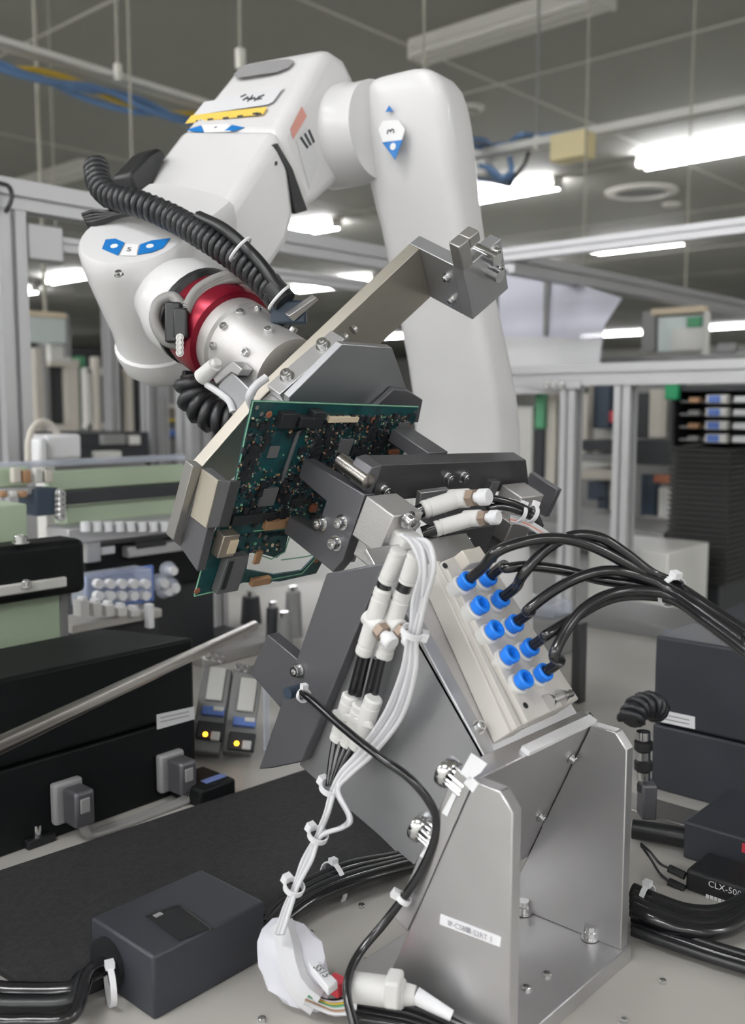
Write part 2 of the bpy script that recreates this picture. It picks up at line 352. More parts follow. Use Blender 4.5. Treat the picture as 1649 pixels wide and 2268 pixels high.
# ================================================================== aluminium profile bars of the cell
def profile(name, p0, p1, w, parent=None, label=None, h=None, up=None, group=None):
    p0, p1 = V(p0), V(p1); d = (p1 - p0).normalized(); u = up or (ZU if abs(d.z) < 0.9 else AX); u = (u - d * u.dot(d)).normalized(); v = d.cross(u)
    h = h or w; top = parent is None
    t = thing(name, ((p0 + p1) / 2) if abs(d.z) < 0.9 else V((p0.x, p0.y, min(p0.z, p1.z))), label, 'aluminium profile', group) if top else parent
    g = 0.008 * w / 0.04; n = max(1, round(h / w)); pts = []
    # outline with a slot in each side
    def outline():
        o = []; cs = [-h / 2 + w * (i + 0.5) for i in range(n)]
        for c in cs: o += [(w / 2, c - g / 2), (w / 2 - g, c - g / 2), (w / 2 - g, c + g / 2), (w / 2, c + g / 2)]
        o = [(w / 2, -h / 2)] + o + [(w / 2, h / 2)] + [(g / 2, h / 2), (g / 2, h / 2 - g), (-g / 2, h / 2 - g), (-g / 2, h / 2), (-w / 2, h / 2)]
        for c in cs[::-1]: o += [(-w / 2, c + g / 2), (-w / 2 + g, c + g / 2), (-w / 2 + g, c - g / 2), (-w / 2, c - g / 2)]
        return o + [(-w / 2, -h / 2), (-g / 2, -h / 2), (-g / 2, -h / 2 + g), (g / 2, -h / 2 + g), (g / 2, -h / 2)]
    ol = outline(); b = MB()
    b.loft([[q + v * x + u * y for x, y in ol] for q in (p0, p1)], caps=True)
    b.build('bar' if top else name, 'profile_alu', t, smooth=False)
    return t
ZF = 1.636
PA = onZ(20, 404, ZF); YL = PA.y; XR = 2.06
profile('frame_rail', (PA.x - 0.6, YL, ZF - 0.022), (XR, YL, ZF - 0.022), 0.04, label='upper aluminium frame rail behind the coiled hose of the robot', h=0.052)
post = profile('frame_post', (onY(16, 600, YL).x, YL, 0), (onY(16, 600, YL).x, YL, ZF - 0.05), 0.05, label='tall aluminium frame post beside the distant machines on the robot wrist side')
MB().box((onY(16, 600, YL).x + 0.03, YL - 0.02, ZF - 0.13), (onY(16, 600, YL).x + 0.1, YL + 0.01, ZF - 0.066)).build('corner_bracket', 'profile_alu', post, 0.004)
cable('short_cable', [onY(x, y, YL - 0.04) for x, y in ((-5, 405), (18, 412), (26, 430), (22, 452), (12, 470))], 0.004, 'cable_black', 'black cable loop at the top of the frame post', k=5)
rr_ = profile('frame_rail', (XR, -0.9, ZF - 0.012), (XR, YL, ZF - 0.012), 0.03, label='upper aluminium frame rail running behind the robot elbow to the lamp', h=0.032)
q0 = onX(1120, 572, XR); profile('frame_rail', (XR, q0.y, ZF - 0.03), (XR + 1.75, q0.y, ZF - 0.03), 0.05, label='aluminium frame rail above the hanging plastic sheet')
q1 = onX(1130, 826, XR); q2 = onX(1649, 822, XR)
beam = profile('frame_beam', (XR, -1.1, q2.z), (XR, q1.y, q2.z), 0.05, label='thick aluminium beam across the rack opening below the plastic sheet', h=0.05)
for k, (x, yb) in enumerate(((1385, 1230), (1265, 1230))):
    p = onX(x, 900, XR); profile('frame_post', (XR, p.y, 0), (XR, p.y, q2.z - 0.026), 0.04, label=('aluminium post standing next to the black tray stack' if k == 0 else 'aluminium post between the robot arm and the tall rack post'))
# members of the frames standing further back
q = onY(36, 530, YL); profile('cross_bar', (q.x - 0.01, YL, q.z), (XR, YL, q.z), 0.026, label='thin aluminium cross bar fixed to the frame post below the upper rail')
for i, (x, y, dd, lb) in enumerate(((337, 1010, 3.0, 'aluminium post of the distant frame under the robot wrist'), (362, 1010, 3.3, 'thin aluminium post of the distant frame beside its twin under the wrist'), (430, 1020, 2.9, 'aluminium post of the distant frame behind the hose end'), (242, 700, 4.2, 'aluminium post of the distant frame behind the robot wrist'))):
    p = D(x, y, dd); profile('frame_post', (p.x, p.y, 0), (p.x, p.y, 1.25 + dd * (0.05 if i < 3 else 0.16)), (0.045, 0.03, 0.075, 0.05)[i], label=lb)
# ================================================================== six-axis robot arm with its gripper
QF = onP(650, 842, 1.10)                                   # centre of the gripper bar, on the axis of the hand
W = QF + PD * 0.235                                        # centre of the wrist joint
TD = -PD
EH = V((math.cos(R_(6)), math.sin(R_(6)), 0)); JD = V((-math.sin(R_(6)), math.cos(R_(6)), 0)); TH = R_(35.4)
FD = -EH * math.cos(TH) - ZU * math.sin(TH); GD = -EH * math.sin(TH) + ZU * math.cos(TH)
E5 = FD.cross(TD).normalized()
if E5.z < 0: E5 = -E5
J3 = W - FD * 0.37
SP = W - JD * 0.053
sfn = lambda x, y: on(x, y, SP, JD)
nk = sfn(772, 300)
arm_d0 = dep(nk - JD * 0.066)
base_p = D(1035, 950, arm_d0 + 0.085); base_p = V((base_p.x, base_p.y, ZT))
RB = thing('robot_arm', base_p, 'white six-axis robot arm with red hand ring reaching over the bench', 'robot arm')
# lower arm, cross sections follow the leaning casting
rows = [(171, 856, 930), (173, 838, 962), (178, 826, 984), (190, 817, 1003), (212, 811, 1020), (245, 808, 1032), (285, 807, 1040), (330, 809, 1046), (380, 816, 1051), (440, 830, 1057), (500, 845, 1065), (560, 857, 1075), (640, 872, 1091), (720, 888, 1108), (800, 903, 1126), (880, 914, 1142), (950, 918, 1149), (1010, 920, 1151), (1100, 922, 1152)]
def sup(c, u, v, hu, hv, n=36, e=3.6, z=0):
    o = []
    for i in range(n):
        a = 2 * math.pi * i / n; ca, sa = math.cos(a), math.sin(a)
        o.append(c + u * hu * math.copysign(abs(ca) ** (2 / e), ca) + v * hv * math.copysign(abs(sa) ** (2 / e), sa))
    return o
secs = []
for y, xl, xr in rows[::-1]:
    d = arm_d0 + 0.085 * (y - 176) / 830; c = D((xl + xr) / 2, y, d); hw = (xr - xl) / 2 * d / FPX
    hj = hw / (0.809 + 0.66 * 0.588) / 0.90; secs.append(sup(c, JD, EH, hj, hj * 0.66, e=5.0, n=48))
low = MB().loft(secs).build('lower_arm', 'robot_white', RB, ang=60)
zb = secs[0][0].z
MB().lathe(base_p, ZU, [(0.1, 0), (0.1, 0.02), (0.085, 0.05), (0.082, zb - ZT - 0.1), (0.072, zb - ZT - 0.02), (0.066, zb - ZT + 0.01)], 32).build('base', 'robot_white', RB)
# elbow housing and forearm: near side traced on the plane of the arm, far side set off by the width of the casting
def castpoly(px, q0, q1, e0, e1):
    n = []
    for x, y in px:
        p = sfn(x, y); t = max(-0.3, min(1.2, (p - q0).dot(FD) / (q1 - q0).dot(FD))); n.append((p, p + e0.lerp(e1, t)))
    return [a for a, b in n], [b for a, b in n]
R0, R1, R2 = sfn(716, 110), sfn(612, 300), sfn(488, 486)
wd = lambda p, x, y: D(x, y, dep(p) + 0.066) - p
X0, X1, X2 = wd(R0, 528, 142), wd(R1, 394, 296), wd(R2, 262, 470)
rear = [(716, 108), (738, 110), (766, 128), (788, 172), (799, 232), (798, 300), (780, 362), (745, 415), (705, 450), (676, 470), (640, 372), (612, 300), (664, 208)]
ra, rb_ = castpoly(rear, R0, R1, X0, X1)
MB().loft([ra, rb_]).build('elbow_housing', 'robot_white', RB, 0.013, 4)
MB().lathe(nk + JD * 0.03, -JD, [(0.056, 0), (0.056, 0.040), (0.053, 0.046), (0.053, 0.07)], 40).build('elbow_joint', 'robot_white', RB)
ring(MB(), nk - JD * 0.012, JD, 0.0532, 0.0009, 48, 6).build('elbow_seam', 'seam_grey', RB)
front = [(622, 284), (645, 374), (656, 476), (641, 540), (606, 592), (562, 628), (520, 600), (500, 540), (488, 486)]
fa, fb = castpoly(front, R1, R2, X1, X2)
MB().loft([fa, fb]).build('forearm', 'robot_white', RB, 0.011, 3)
gap = [(612, 318), (645, 374), (678, 466), (652, 474), (635, 380), (606, 322)]
ga, gb = castpoly(gap, R0, R1, X0, X1)
MB().loft([[p - JD * 0.0015 for p in ga], [p.lerp(q, 0.05) for p, q in zip(ga, gb)]]).build('gap_seal', 'rubber_black', RB)
J4 = X1.normalized()
lf = lambda x, y: on(x, y, W + JD * 0.062, JD)
MB().prism([lf(*q) for q in ((286, 385), (330, 338), (352, 326), (372, 340), (336, 420), (300, 425))], JD * 0.03).build('motor_cover', 'rubber_black', RB, 0.004)
# wrist
def stad(h, r, L, n=28):
    c = W + E5 * h; s = FD.cross(E5).normalized(); o = []
    for i in range(n // 2 + 1):
        a = -math.pi / 2 + math.pi * i / (n // 2); o.append(c + FD * math.cos(a) * r + s * math.sin(a) * r)
    for i in range(n // 2 + 1):
        a = math.pi / 2 + math.pi * i / (n // 2); o.append(c - FD * (L + abs(math.cos(a)) * r * 0.2) + s * math.sin(a) * r)
    return o
prof = [(-0.112, 0.022, 0), (-0.108, 0.034, 0), (-0.096, 0.044, 0.0), (-0.082, 0.047, 0.0), (-0.074, 0.0475, 0.005), (-0.072, 0.0445, 0.005), (-0.05, 0.0445, 0.02), (-0.03, 0.0475, 0.05), (0.0, 0.051, 0.085), (0.025, 0.0535, 0.09), (0.041, 0.053, 0.09), (0.046, 0.0495, 0.088)]
MB().loft([stad(*q) for q in prof]).build('wrist', 'robot_white', RB, ang=50)
MB().lathe(W, TD, [(0.030, 0.02), (0.036, 0.045), (0.046, 0.07), (0.046, 0.09), (0.043, 0.096)], 32).build('wrist_neck', 'robot_white', RB)
MB().lathe(QF, PD, [(0.044, 0.142), (0.047, 0.138), (0.047, 0.132), (0.042, 0.128)], 32).build('hand_cover', 'rubber_black', RB)
MB().lathe(QF, PD, [(0.036, 0.088), (0.0435, 0.09), (0.0455, 0.096), (0.0455, 0.122), (0.044, 0.128), (0.038, 0.130)], 40).build('hand_ring', 'red_anodised', RB)
ch = MB().lathe(QF, PD, [(0.034, 0.008), (0.034, 0.055), (0.0355, 0.06), (0.0355, 0.074), (0.0385, 0.076), (0.0385, 0.088), (0.036, 0.09)], 40).build('tool_changer', 'aluminium_cast', RB)
u0, v0, _ = frame_of(PD)
for k in range(12):
    a = 2 * math.pi * k / 12; n = u0 * math.cos(a) + v0 * math.sin(a); bolt(QF + PD * 0.067 + n * 0.0345, n, 0.0034, RB, 'screw')
for k in range(8):
    a = 2 * math.pi * (k + 0.4) / 8; n = u0 * math.cos(a) + v0 * math.sin(a); bolt(QF + PD * 0.03 + n * 0.0328, n, 0.0038, RB, 'screw')
# joint decals
tn = (R1 - R0).cross((X0 + X1) / 2).normalized(); tn = tn if tn.z > 0 else -tn
tf = lambda x, y: on(x, y, (R0 + R1 + X0 / 2 + X1 / 2) / 2 + tn * 0.0024, tn)
n4 = (R2 - R1).cross((X1 + X2) / 2).normalized(); n4 = n4 if n4.z > 0 else -n4
ff = lambda x, y: on(x, y, R1 + X1 / 2 + n4 * 0.0006, n4)
cf = lambda x, y: on(x, y, W + E5 * 0.0466, E5)
# the lower arm's face towards the hand carries decal 3
af_p = min((p for s_ in secs[-9:] for p in s_), key=lambda p: p.dot(EH))
def afn3(x, y): return on(x, y, V(af_p) - EH * 0.0012, EH)
def decal(name, fn, n, px, m, t=0.0004): return MB().prism([fn(*q) for q in px], n * t).build(name, m, RB, smooth=False)
decal('handle_recess', tf, tn, [(517, 166), (532, 150), (562, 141), (606, 134), (640, 131), (650, 135), (640, 149), (612, 160), (565, 167), (524, 173)], 'grip_grey')
decal('rating_label', tf, tn, [(437, 245), (452, 226), (628, 192), (604, 226), (590, 232), (428, 256)], 'decal_paper', 0.0002)
decal('warning_label', tf, tn, [(424, 256), (592, 237), (583, 253), (410, 274)], 'decal_yellow')
for k, (x, y) in enumerate(((440, 266), (466, 262), (500, 259), (532, 255), (566, 249), (572, 250))): decal('warning_print', lambda a, b: tf(a, b) + tn * 0.0004, tn, [(x - 7, y + 2), (x + 6, y), (x + 7, y + 4), (x - 6, y + 6)], 'decal_ink', 0.0002)
for k in range(9): decal('label_print', lambda a, b: tf(a, b) + tn * 0.0003, tn, [(532 + k * 5, 214 + (k * 7) % 11), (545 + k * 5, 208 + (k * 5) % 13), (546 + k * 5, 211 + (k * 5) % 13), (533 + k * 5, 217 + (k * 7) % 11)], 'decal_ink', 0.0002)
decal('joint_decal', ff, n4, [(413, 288), (445, 278), (452, 293), (430, 292)], 'decal_blue'); decal('joint_decal', ff, n4, [(497, 290), (514, 277), (542, 283), (520, 290)], 'decal_blue')
decal('joint_decal', ff, n4, [(447, 277), (505, 275), (512, 292), (452, 294)], 'decal_white', 0.0003)
text('4', 0.0075, ff(477, 283) + n4 * 0.0004, -J4, FD * -1, 'decal_ink', RB)
decal('joint_decal', cf, E5, [(234, 531), (256, 529), (276, 538), (261, 566), (226, 551)], 'decal_blue'); decal('joint_decal', cf, E5, [(310, 542), (336, 533), (377, 528), (361, 549), (336, 559), (305, 564)], 'decal_blue')
decal('joint_decal', cf, E5, [(279, 540), (307, 542), (302, 567), (266, 566)], 'decal_white', 0.0003)
for q in ((253, 546), (332, 546)): MB().cyl(cf(*q) + E5 * 0.0003, cf(*q) + E5 * 0.0007, 0.0036, seg=14).build('joint_decal', 'decal_white', RB)
text('5', 0.010, cf(286, 554) + E5 * 0.0004, RT, E5.cross(RT), 'decal_ink', RB)
bolt(cf(262, 603) - E5 * 0.003, E5, 0.0032, RB, 'screw'); bolt(ff(481, 449) - n4 * 0.002, n4, 0.0028, RB, 'screw')
decal('joint_decal', afn3, -EH, [(862, 234), (854, 248), (871, 247)], 'decal_blue', 0.0008); decal('joint_decal', afn3, -EH, [(847, 316), (892, 310), (875, 354)], 'decal_blue', 0.0008)
decal('joint_decal', afn3, -EH, [(838, 287), (848, 268), (882, 266), (897, 287), (890, 310), (848, 315)], 'decal_white', 0.0006)
MB().cyl(afn3(871, 325) - EH * 0.0008, afn3(871, 325) - EH * 0.0013, 0.0038, seg=14).build('joint_decal', 'decal_white', RB)
text('3', 0.014, afn3(867, 291) - EH * 0.001, ZU, JD, 'decal_ink', RB)
sf2 = lambda x, y: sfn(x, y) - JD * 0.0005
decal('side_label', sf2, -JD, [(642, 286), (667, 236), (678, 258), (648, 308)], 'decal_red'); decal('side_label', sf2, -JD, [(655, 312), (678, 282), (706, 352), (684, 418)], 'decal_paper', 0.0002)
for k in range(3): decal('label_print', lambda a, b: sf2(a, b) - JD * 0.0003, -JD, [(662 + k * 9, 306 - k * 8), (666 + k * 9, 302 - k * 8), (682 + k * 7, 326 - k * 6), (678 + k * 7, 330 - k * 6)], 'decal_ink', 0.0002)
decal('side_hole', sf2, -JD, [(608, 358), (613, 357), (613, 366), (608, 367)], 'rubber_black')
# spiral hose over the wrist and its end
def helix(pts, R, r, pitch, name, m, parent, core=True):
    c = spline(pts, 10); L = [0]
    for i in range(1, len(c)): L.append(L[-1] + (c[i] - c[i - 1]).length)
    n = int(L[-1] / pitch * 14); out = []; t0 = (c[1] - c[0]).normalized(); u = frame_of(t0)[0]; i = 0
    for k in range(n):
        s = L[-1] * k / (n - 1)
        while i < len(L) - 2 and L[i + 1] < s: i += 1
        f = (s - L[i]) / max(1e-9, L[i + 1] - L[i]); p = c[i].lerp(c[i + 1], f); t = (c[i + 1] - c[i]).normalized(); u = (u - t * u.dot(t)).normalized(); v = t.cross(u)
        a = s / pitch * 2 * math.pi; out.append(p + (u * math.cos(a) + v * math.sin(a)) * R)
    b = MB().tube(out, r, 6)
    if core: b.tube(c, R * 0.92, 10)
    return b.build(name, m, parent, ang=70)
helix([D(*q) for q in ((213, 368, 0.99), (222, 410, 0.97), (250, 436, 0.955), (310, 452, 0.935), (390, 487, 0.915), (470, 535, 0.885), (535, 580, 0.865), (590, 628, 0.85), (612, 655, 0.845))], 0.0095, 0.0037, 0.0078, 'spiral_hose', 'hose_black', RB)
cable('hose_cable', [D(*q) for q in ((440, 480, 0.9), (500, 510, 0.87), (560, 565, 0.85), (600, 615, 0.838), (628, 662, 0.835))], 0.0055, 'cable_black', None, None, RB)
MB().tube(path([(602, 634, 0.842), (632, 668, 0.838)]), 0.0105, 12).build('hose_end', 'rubber_black', RB)
for q in ((532, 552, 0.852), (618, 660, 0.838)): ring(MB(), D(*q), D(q[0] + 30, q[1] + 28, q[2]) - D(*q), 0.0125, 0.0014, 20, 6).build('hose_tie', 'nylon_white', RB)
for k in range(5): cable('loose_cable', [D(*q) for q in ((300, 470, 0.945), (255, 472 + k * 2, 0.955), (210, 470 + k * 7, 0.96), (182 + k * 3, 478 + k * 5, 0.96))], 0.0028, 'cable_black', None, None, RB, seg=6, k=4)
helix([D(*q) for q in ((425, 830, 0.9), (432, 880, 0.9), (470, 918, 0.895), (520, 935, 0.89))], 0.0125, 0.0058, 0.0115, 'spiral_hose', 'hose_black', RB)
# grey cable around the hand
cable('hand_cable', [D(*q) for q in ((402, 765, 0.86), (365, 752, 0.86), (343, 712, 0.862), (350, 672, 0.866), (382, 658, 0.866), (406, 682, 0.858))], 0.0052, 'cable_grey', None, None, RB)
for k in range(3): cable('hand_cable', [D(*q) for q in ((412, 690 - k * 6, 0.852), (440, 652 - k * 7, 0.86), (500, 622 - k * 6, 0.872), (562, 622 - k * 5, 0.876), (602, 648 - k * 3, 0.872), (622, 680, 0.866))], 0.0042, 'cable_grey', None, None, RB)
for k, c in enumerate(('cable_white', 'part_copper', 'part_copper', 'cable_grey', 'cable_white')): cable('hand_wire', [D(*q) for q in ((560 + k * 5, 640 + k * 3, 0.862), (590 + k * 3, 650 + k * 4, 0.858), (608 + k * 3, 668 + k * 2, 0.855), (625, 685, 0.85))], 0.0016, c, None, None, RB, seg=6)
MB().obox(D(386, 715, 0.856), RT, UP, FH, 0.014, 0.035, 0.016).build('cable_plug', 'rubber_black', RB, 0.002)
MB().obox(D(402, 716, 0.852), RT, UP, FH, 0.012, 0.026, 0.014).build('cable_plug', 'rubber_black', RB, 0.002)
for k in range(4): bolt(D(398, 748 + k * 11, 0.842), -FH, 0.0026, RB, 'screw')
MB().obox(D(640, 693, 0.85), RT, UP, FH, 0.03, 0.02, 0.02).build('plug_block', 'machine_navy', RB, 0.002)

# ------------------------------------------------------------------ gripper frame
UD = (V((1, 0, 0)) * 0.72 + SD * 0.694).normalized(); WD = (V((1, 0, 0)) * 0.694 - SD * 0.72).normalized()
fp = lambda p: (lambda x, y: onP(x, y, p))
plate('gripper_bar', [(928, 550), (953, 658), (690, 905), (470, 1100), (440, 1042), (580, 880)], fp(1.088), PD * 0.012, 'alu_warm_reflection', RB, 0.0006)
c1 = onP(928, 550, 1.088); c2 = onP(953, 658, 1.088); wl = (c2 - c1).length; wv = (c2 - c1).normalized(); uv = wv.cross(PD); uv = uv if uv.dot(UD) > 0 else -uv
MB().prism([c1 + PD * 0.012, c2 + PD * 0.012, c2 - PD * 0.040, c1 - PD * 0.040], uv * 0.012).build('gripper_arm', 'steel_grey', RB, 0.0006)
e1 = c1 - PD * 0.040; MB().prism([e1, e1 + wv * wl, e1 + wv * wl - PD * 0.012, e1 - PD * 0.012], uv * 0.046).build('end_block', 'steel_grey', RB, 0.0008)
MB().prism([e1 - wv * 0.024, e1 + wv * 0.002, e1 + wv * 0.002 - PD * 0.012, e1 - wv * 0.024 - PD * 0.012], uv * 0.012).build('stop_lug', 'aluminium_dull', RB, 0.001)
MB().prism([e1 - wv * 0.024 + uv * 0.012, e1 - wv * 0.014 + uv * 0.012, e1 - wv * 0.014 + uv * 0.012 - PD * 0.012, e1 - wv * 0.024 + uv * 0.012 - PD * 0.012], uv * 0.012).build('stop_lug', 'aluminium_dull', RB, 0.001)
for q in (0.010, 0.028): MB().cyl(e1 + wv * (q - 0.006) + uv * 0.028, e1 + wv * (q - 0.006) + uv * 0.028 - PD * 0.024, 0.0055, seg=18).build('spring_pin', 'chrome', RB); bolt(e1 + wv * (q - 0.006) + uv * 0.034 - PD * 0.014, -PD, 0.0045, RB)
for q in (0.018, wl - 0.012): bolt(e1 + wv * q + PD * 0.010, -uv, 0.0034, RB)
# light clamp strips with bolts in front of the bar
s0, s1 = onP(590, 853, 1.083), onP(733, 731, 1.083); su = (s1 - s0).normalized(); sw = su.cross(PD); sw = sw if sw.z < 0 else -sw
MB().prism([s0, s1, s1 - PD * 0.017, s0 - PD * 0.017], sw * 0.010).build('clamp_strip', 'aluminium', RB, 0.0006)
MB().prism([s0 - su * 0.012 + sw * 0.012 + PD * 0.003, s1 + su * 0.004 + sw * 0.012 + PD * 0.003, s1 + su * 0.004 - PD * 0.020 + sw * 0.012, s0 - su * 0.012 - PD * 0.02 + sw * 0.012], sw * 0.009).build('clamp_strip', 'aluminium', RB, 0.0006)
for k in (0.016, (s1 - s0).length - 0.016): bolt(s0 + su * k - PD * 0.008, -sw, 0.0046, RB)
for k in (0.002, 0.012): bolt(s1 + su * k - PD * 0.012 + sw * 0.004, su, 0.003, RB)
b_ = onP(708, 832, 1.062); bolt(b_, su, 0.0045, RB); bolt(b_ + su * 0.003 + sw * 0.008, -PD, 0.0045, RB)
plate('sensor_bar', [(640, 700), (700, 658), (706, 664), (650, 712)], fp(1.125), PD * 0.006, 'aluminium', RB, 0.0005)
# black block with sensor at the lower end of the hand
hp = lambda x, y: on(x, y, QF + PD * 0.03 - V((1, 0, 0)) * 0.045, V((1, 0, 0)))
MB().prism([hp(*q) for q in ((482, 856), (508, 818), (560, 870), (548, 930), (516, 924))], AX * 0.02).build('hand_block', 'steel_grey', RB, 0.001)
MB().prism([hp(*q) - AX * 0.002 for q in ((474, 836), (520, 800), (540, 818), (530, 832), (516, 824), (482, 850))], AX * 0.012).build('angle_bracket', 'aluminium', RB, 0.0006)
MB().cyl(hp(455, 836) - AX * 0.004, hp(484, 808) - AX * 0.004, 0.0075, 0.006, 16).build('air_fitting', 'plastic_white', RB); MB().cyl(hp(484, 808) - AX * 0.004, hp(490, 801) - AX * 0.004, 0.004, seg=12).build('air_fitting', 'plastic_white', RB)
cable('air_tube', [hp(*q) - AX * 0.002 for q in ((462, 852), (492, 872), (512, 890), (520, 912))], 0.003, 'cable_white', None, None, RB)
cable('air_tube', [onP(*q, 1.09) for q in ((560, 905), (552, 880), (566, 855), (590, 836))], 0.0035, 'cable_white', None, None, RB)
# finger at the lower end of the bar, beside the board
xf = lambda x, y: onX(x, y, 0.452)
MB().prism([xf(*q) for q in ((449, 1036), (484, 1064), (436, 1266), (397, 1209))], AX * 0.008).build('finger', 'anodised_grey', RB, 0.0006)
MB().prism([xf(*q) - AX * 0.001 for q in ((448, 1038), (484, 1064), (458, 1170), (423, 1143))], AX * 0.006).build('finger_pad', 'pad_tan', RB, 0.0005)
MB().prism([xf(*q) for q in ((484, 1064), (510, 1066), (484, 1168), (458, 1170))], AX * 0.010).build('finger_pad', 'anodised_black', RB, 0.0005)
k0 = xf(449, 1036); pk = k0.dot(PD); MB().prism([onP(*q, pk) for q in ((427, 1032), (450, 1034), (398, 1210), (383, 1197))], PD * 0.010).build('finger_back', 'aluminium_dull', RB, 0.0006)
# dark hook plate reaching behind the board
plate('hook_plate', [(640, 880), (757, 762), (868, 770), (900, 862), (934, 884), (925, 935), (640, 940)], fp(1.052), PD * 0.007, 'steel_grey', RB, 0.0006)
plate('hook_plate', [(826, 905), (872, 862), (902, 866), (936, 886), (926, 936), (840, 930)], fp(1.046), PD * 0.005, 'anodised_grey', RB, 0.0006)
# ================================================================== circuit board in the gripper
PB = 1.028
o_ = onP(432, 1318, PB); PCB = thing('circuit_board', o_, 'dark green circuit board full of components held by the robot gripper', 'circuit board')
pf = lambda x, y: onP(x, y, PB)
main = [(560, 888), (925, 901), (905, 985), (870, 1150), (846, 1200), (700, 1180), (486, 1175), (520, 1010)]
bm_ = MB().prism([pf(*q) for q in [(560, 888), (925, 901), (918, 935), (905, 945), (860, 1172), (560, 1190), (478, 1196), (496, 1110), (516, 1092), (546, 950)]], PD * 0.0018)
bm_.prism([pf(*q) for q in [(494, 1150), (562, 1170), (540, 1290), (500, 1304), (430, 1320), (448, 1262), (455, 1222)]], PD * 0.0018)
bm_.prism([pf(*q) for q in [(590, 1288), (600, 1274), (668, 1264), (700, 1230), (716, 1240), (700, 1270), (620, 1288)]], PD * 0.0018)
bm_.prism([pf(*q) for q in [(540, 1290), (548, 1262), (606, 1272), (600, 1292)]], PD * 0.0018)
bm_.prism([pf(*q) for q in [(560, 1180), (640, 1176), (630, 1222), (612, 1236), (556, 1220)]], PD * 0.0018)
bm_.build('board', 'pcb_green', PCB, smooth=False)
# pale routed edges of the board
for e in ([(560, 888), (925, 901)], [(560, 888), (546, 950), (516, 1092), (496, 1110), (478, 1196)], [(455, 1222), (430, 1320)], [(430, 1320), (500, 1304)], [(560, 1176), (640, 1170)], [(556, 1222), (600, 1238), (630, 1222), (640, 1190)], [(622, 1240), (680, 1232), (700, 1226)], [(596, 1284), (668, 1270), (702, 1232)]):
    MB().tube([pf(*q) - PD * 0.0002 for q in e], 0.0006, 6).build('board_edge', 'pcb_edge', PCB)
# components: every tall one its own mesh, the fine ones together
def chip(x, y, wx, wy, h, m, name='chip', rx=0.0):
    c = pf(x, y) - PD * (h / 2); a, s = AX * math.cos(rx) + SD * math.sin(rx), SD * math.cos(rx) - AX * math.sin(rx)
    return MB().obox(c, a, s, PD, wx, wy, h).build(name, m, PCB, 0.0004)
for q in [(755, 926, .034, .0045, .004, 'part_cream', 'connector'), (628, 924, .016, .012, .007, 'chip_black', 'connector'), (690, 922, .012, .014, .008, 'chip_black', 'connector'), (668, 926, .018, .008, .009, 'chip_black', 'connector'),
          (604, 1000, .010, .010, .0015, 'chip_grey'), (640, 1010, .003, .045, .002, 'chip_grey', 'connector'), (590, 1098, .016, .016, .003, 'chip_grey'), (542, 1146, .03, .008, .004, 'chip_black', 'connector'), (610, 1157, .028, .0075, .005, 'part_tan', 'connector'),
          (572, 1283, .020, .0065, .005, 'part_tan', 'connector'), (700, 985, .012, .012, .0015, 'chip_black'), (760, 990, .016, .016, .002, 'chip_grey'), (820, 960, .010, .014, .002, 'chip_black'), (720, 1060, .014, .014, .0018, 'chip_black'), (660, 1110, .010, .008, .002, 'chip_black'),
          (868, 998, .012, .004, .004, 'part_copper', 'capacitor'), (885, 1012, .006, .004, .003, 'part_cream', 'capacitor'), (568, 1232, .006, .012, .003, 'part_tan', 'capacitor'), (690, 1122, .006, .007, .004, 'part_copper', 'capacitor'), (820, 1015, .02, .003, .003, 'part_tan', 'connector'),
          (560, 1005, .010, .014, .0014, 'chip_black'), (545, 1050, .012, .012, .0014, 'chip_black'), (690, 1005, .006, .03, .0016, 'chip_black'), (600, 1140, .02, .006, .002, 'chip_black'), (884, 955, .012, .02, .003, 'chip_grey'), (795, 1000, .02, .005, .002, 'chip_black')]:
    chip(*q)
# shielded sockets at the lower corner
MB().obox(pf(490, 1196) - PD * 0.005, AX, SD, PD, 0.016, 0.020, 0.010).build('metal_socket', 'shield_metal', PCB, 0.0008); MB().obox(pf(498, 1196) - PD * 0.0102, AX, SD, PD, 0.008, 0.012, 0.0012).build('socket_insert', 'part_cream', PCB)
MB().obox(pf(503, 1262) - PD * 0.004, AX, SD, PD, 0.022, 0.034, 0.008).build('metal_socket', 'chip_grey', PCB, 0.0008); MB().obox(pf(490, 1262) - PD * 0.0083, AX, SD, PD, 0.004, 0.026, 0.001).build('socket_slot', 'chip_black', PCB)
# solder pads and mounting holes
for q in ((568, 902), (578, 916), (918, 914)): MB().cyl(pf(*q) - PD * 0.0003, pf(*q) - PD * 0.0007, 0.0018, seg=12).build('mounting_pad', 'chrome', PCB)
for q in ((595, 918), (826, 930), (902, 940), (436, 1308), (700, 1240)): MB().cyl(pf(*q) - PD * 0.0002, pf(*q) - PD * 0.0009, 0.0030, 0.0026, 10).build('copper_pad', 'part_copper', PCB)
a0_, s0_ = V((1, 0, 0)).dot(pf(560, 888)), SD.dot(pf(560, 888)); a1_ = pf(918, 900).x; sb_ = SD.dot(pf(486, 1175))
groups = {m: MB() for m in ('chip_black', 'chip_grey', 'part_tan', 'part_cream', 'part_copper', 'pcb_edge', 'machine_navy')}
rnd = random.Random(3); wts = ['chip_black'] * 6 + ['chip_grey'] * 7 + ['part_tan'] * 2 + ['part_cream'] + ['part_copper'] + ['pcb_edge'] * 2 + ['machine_navy'] * 4
base = PD * PB; n_ = 0
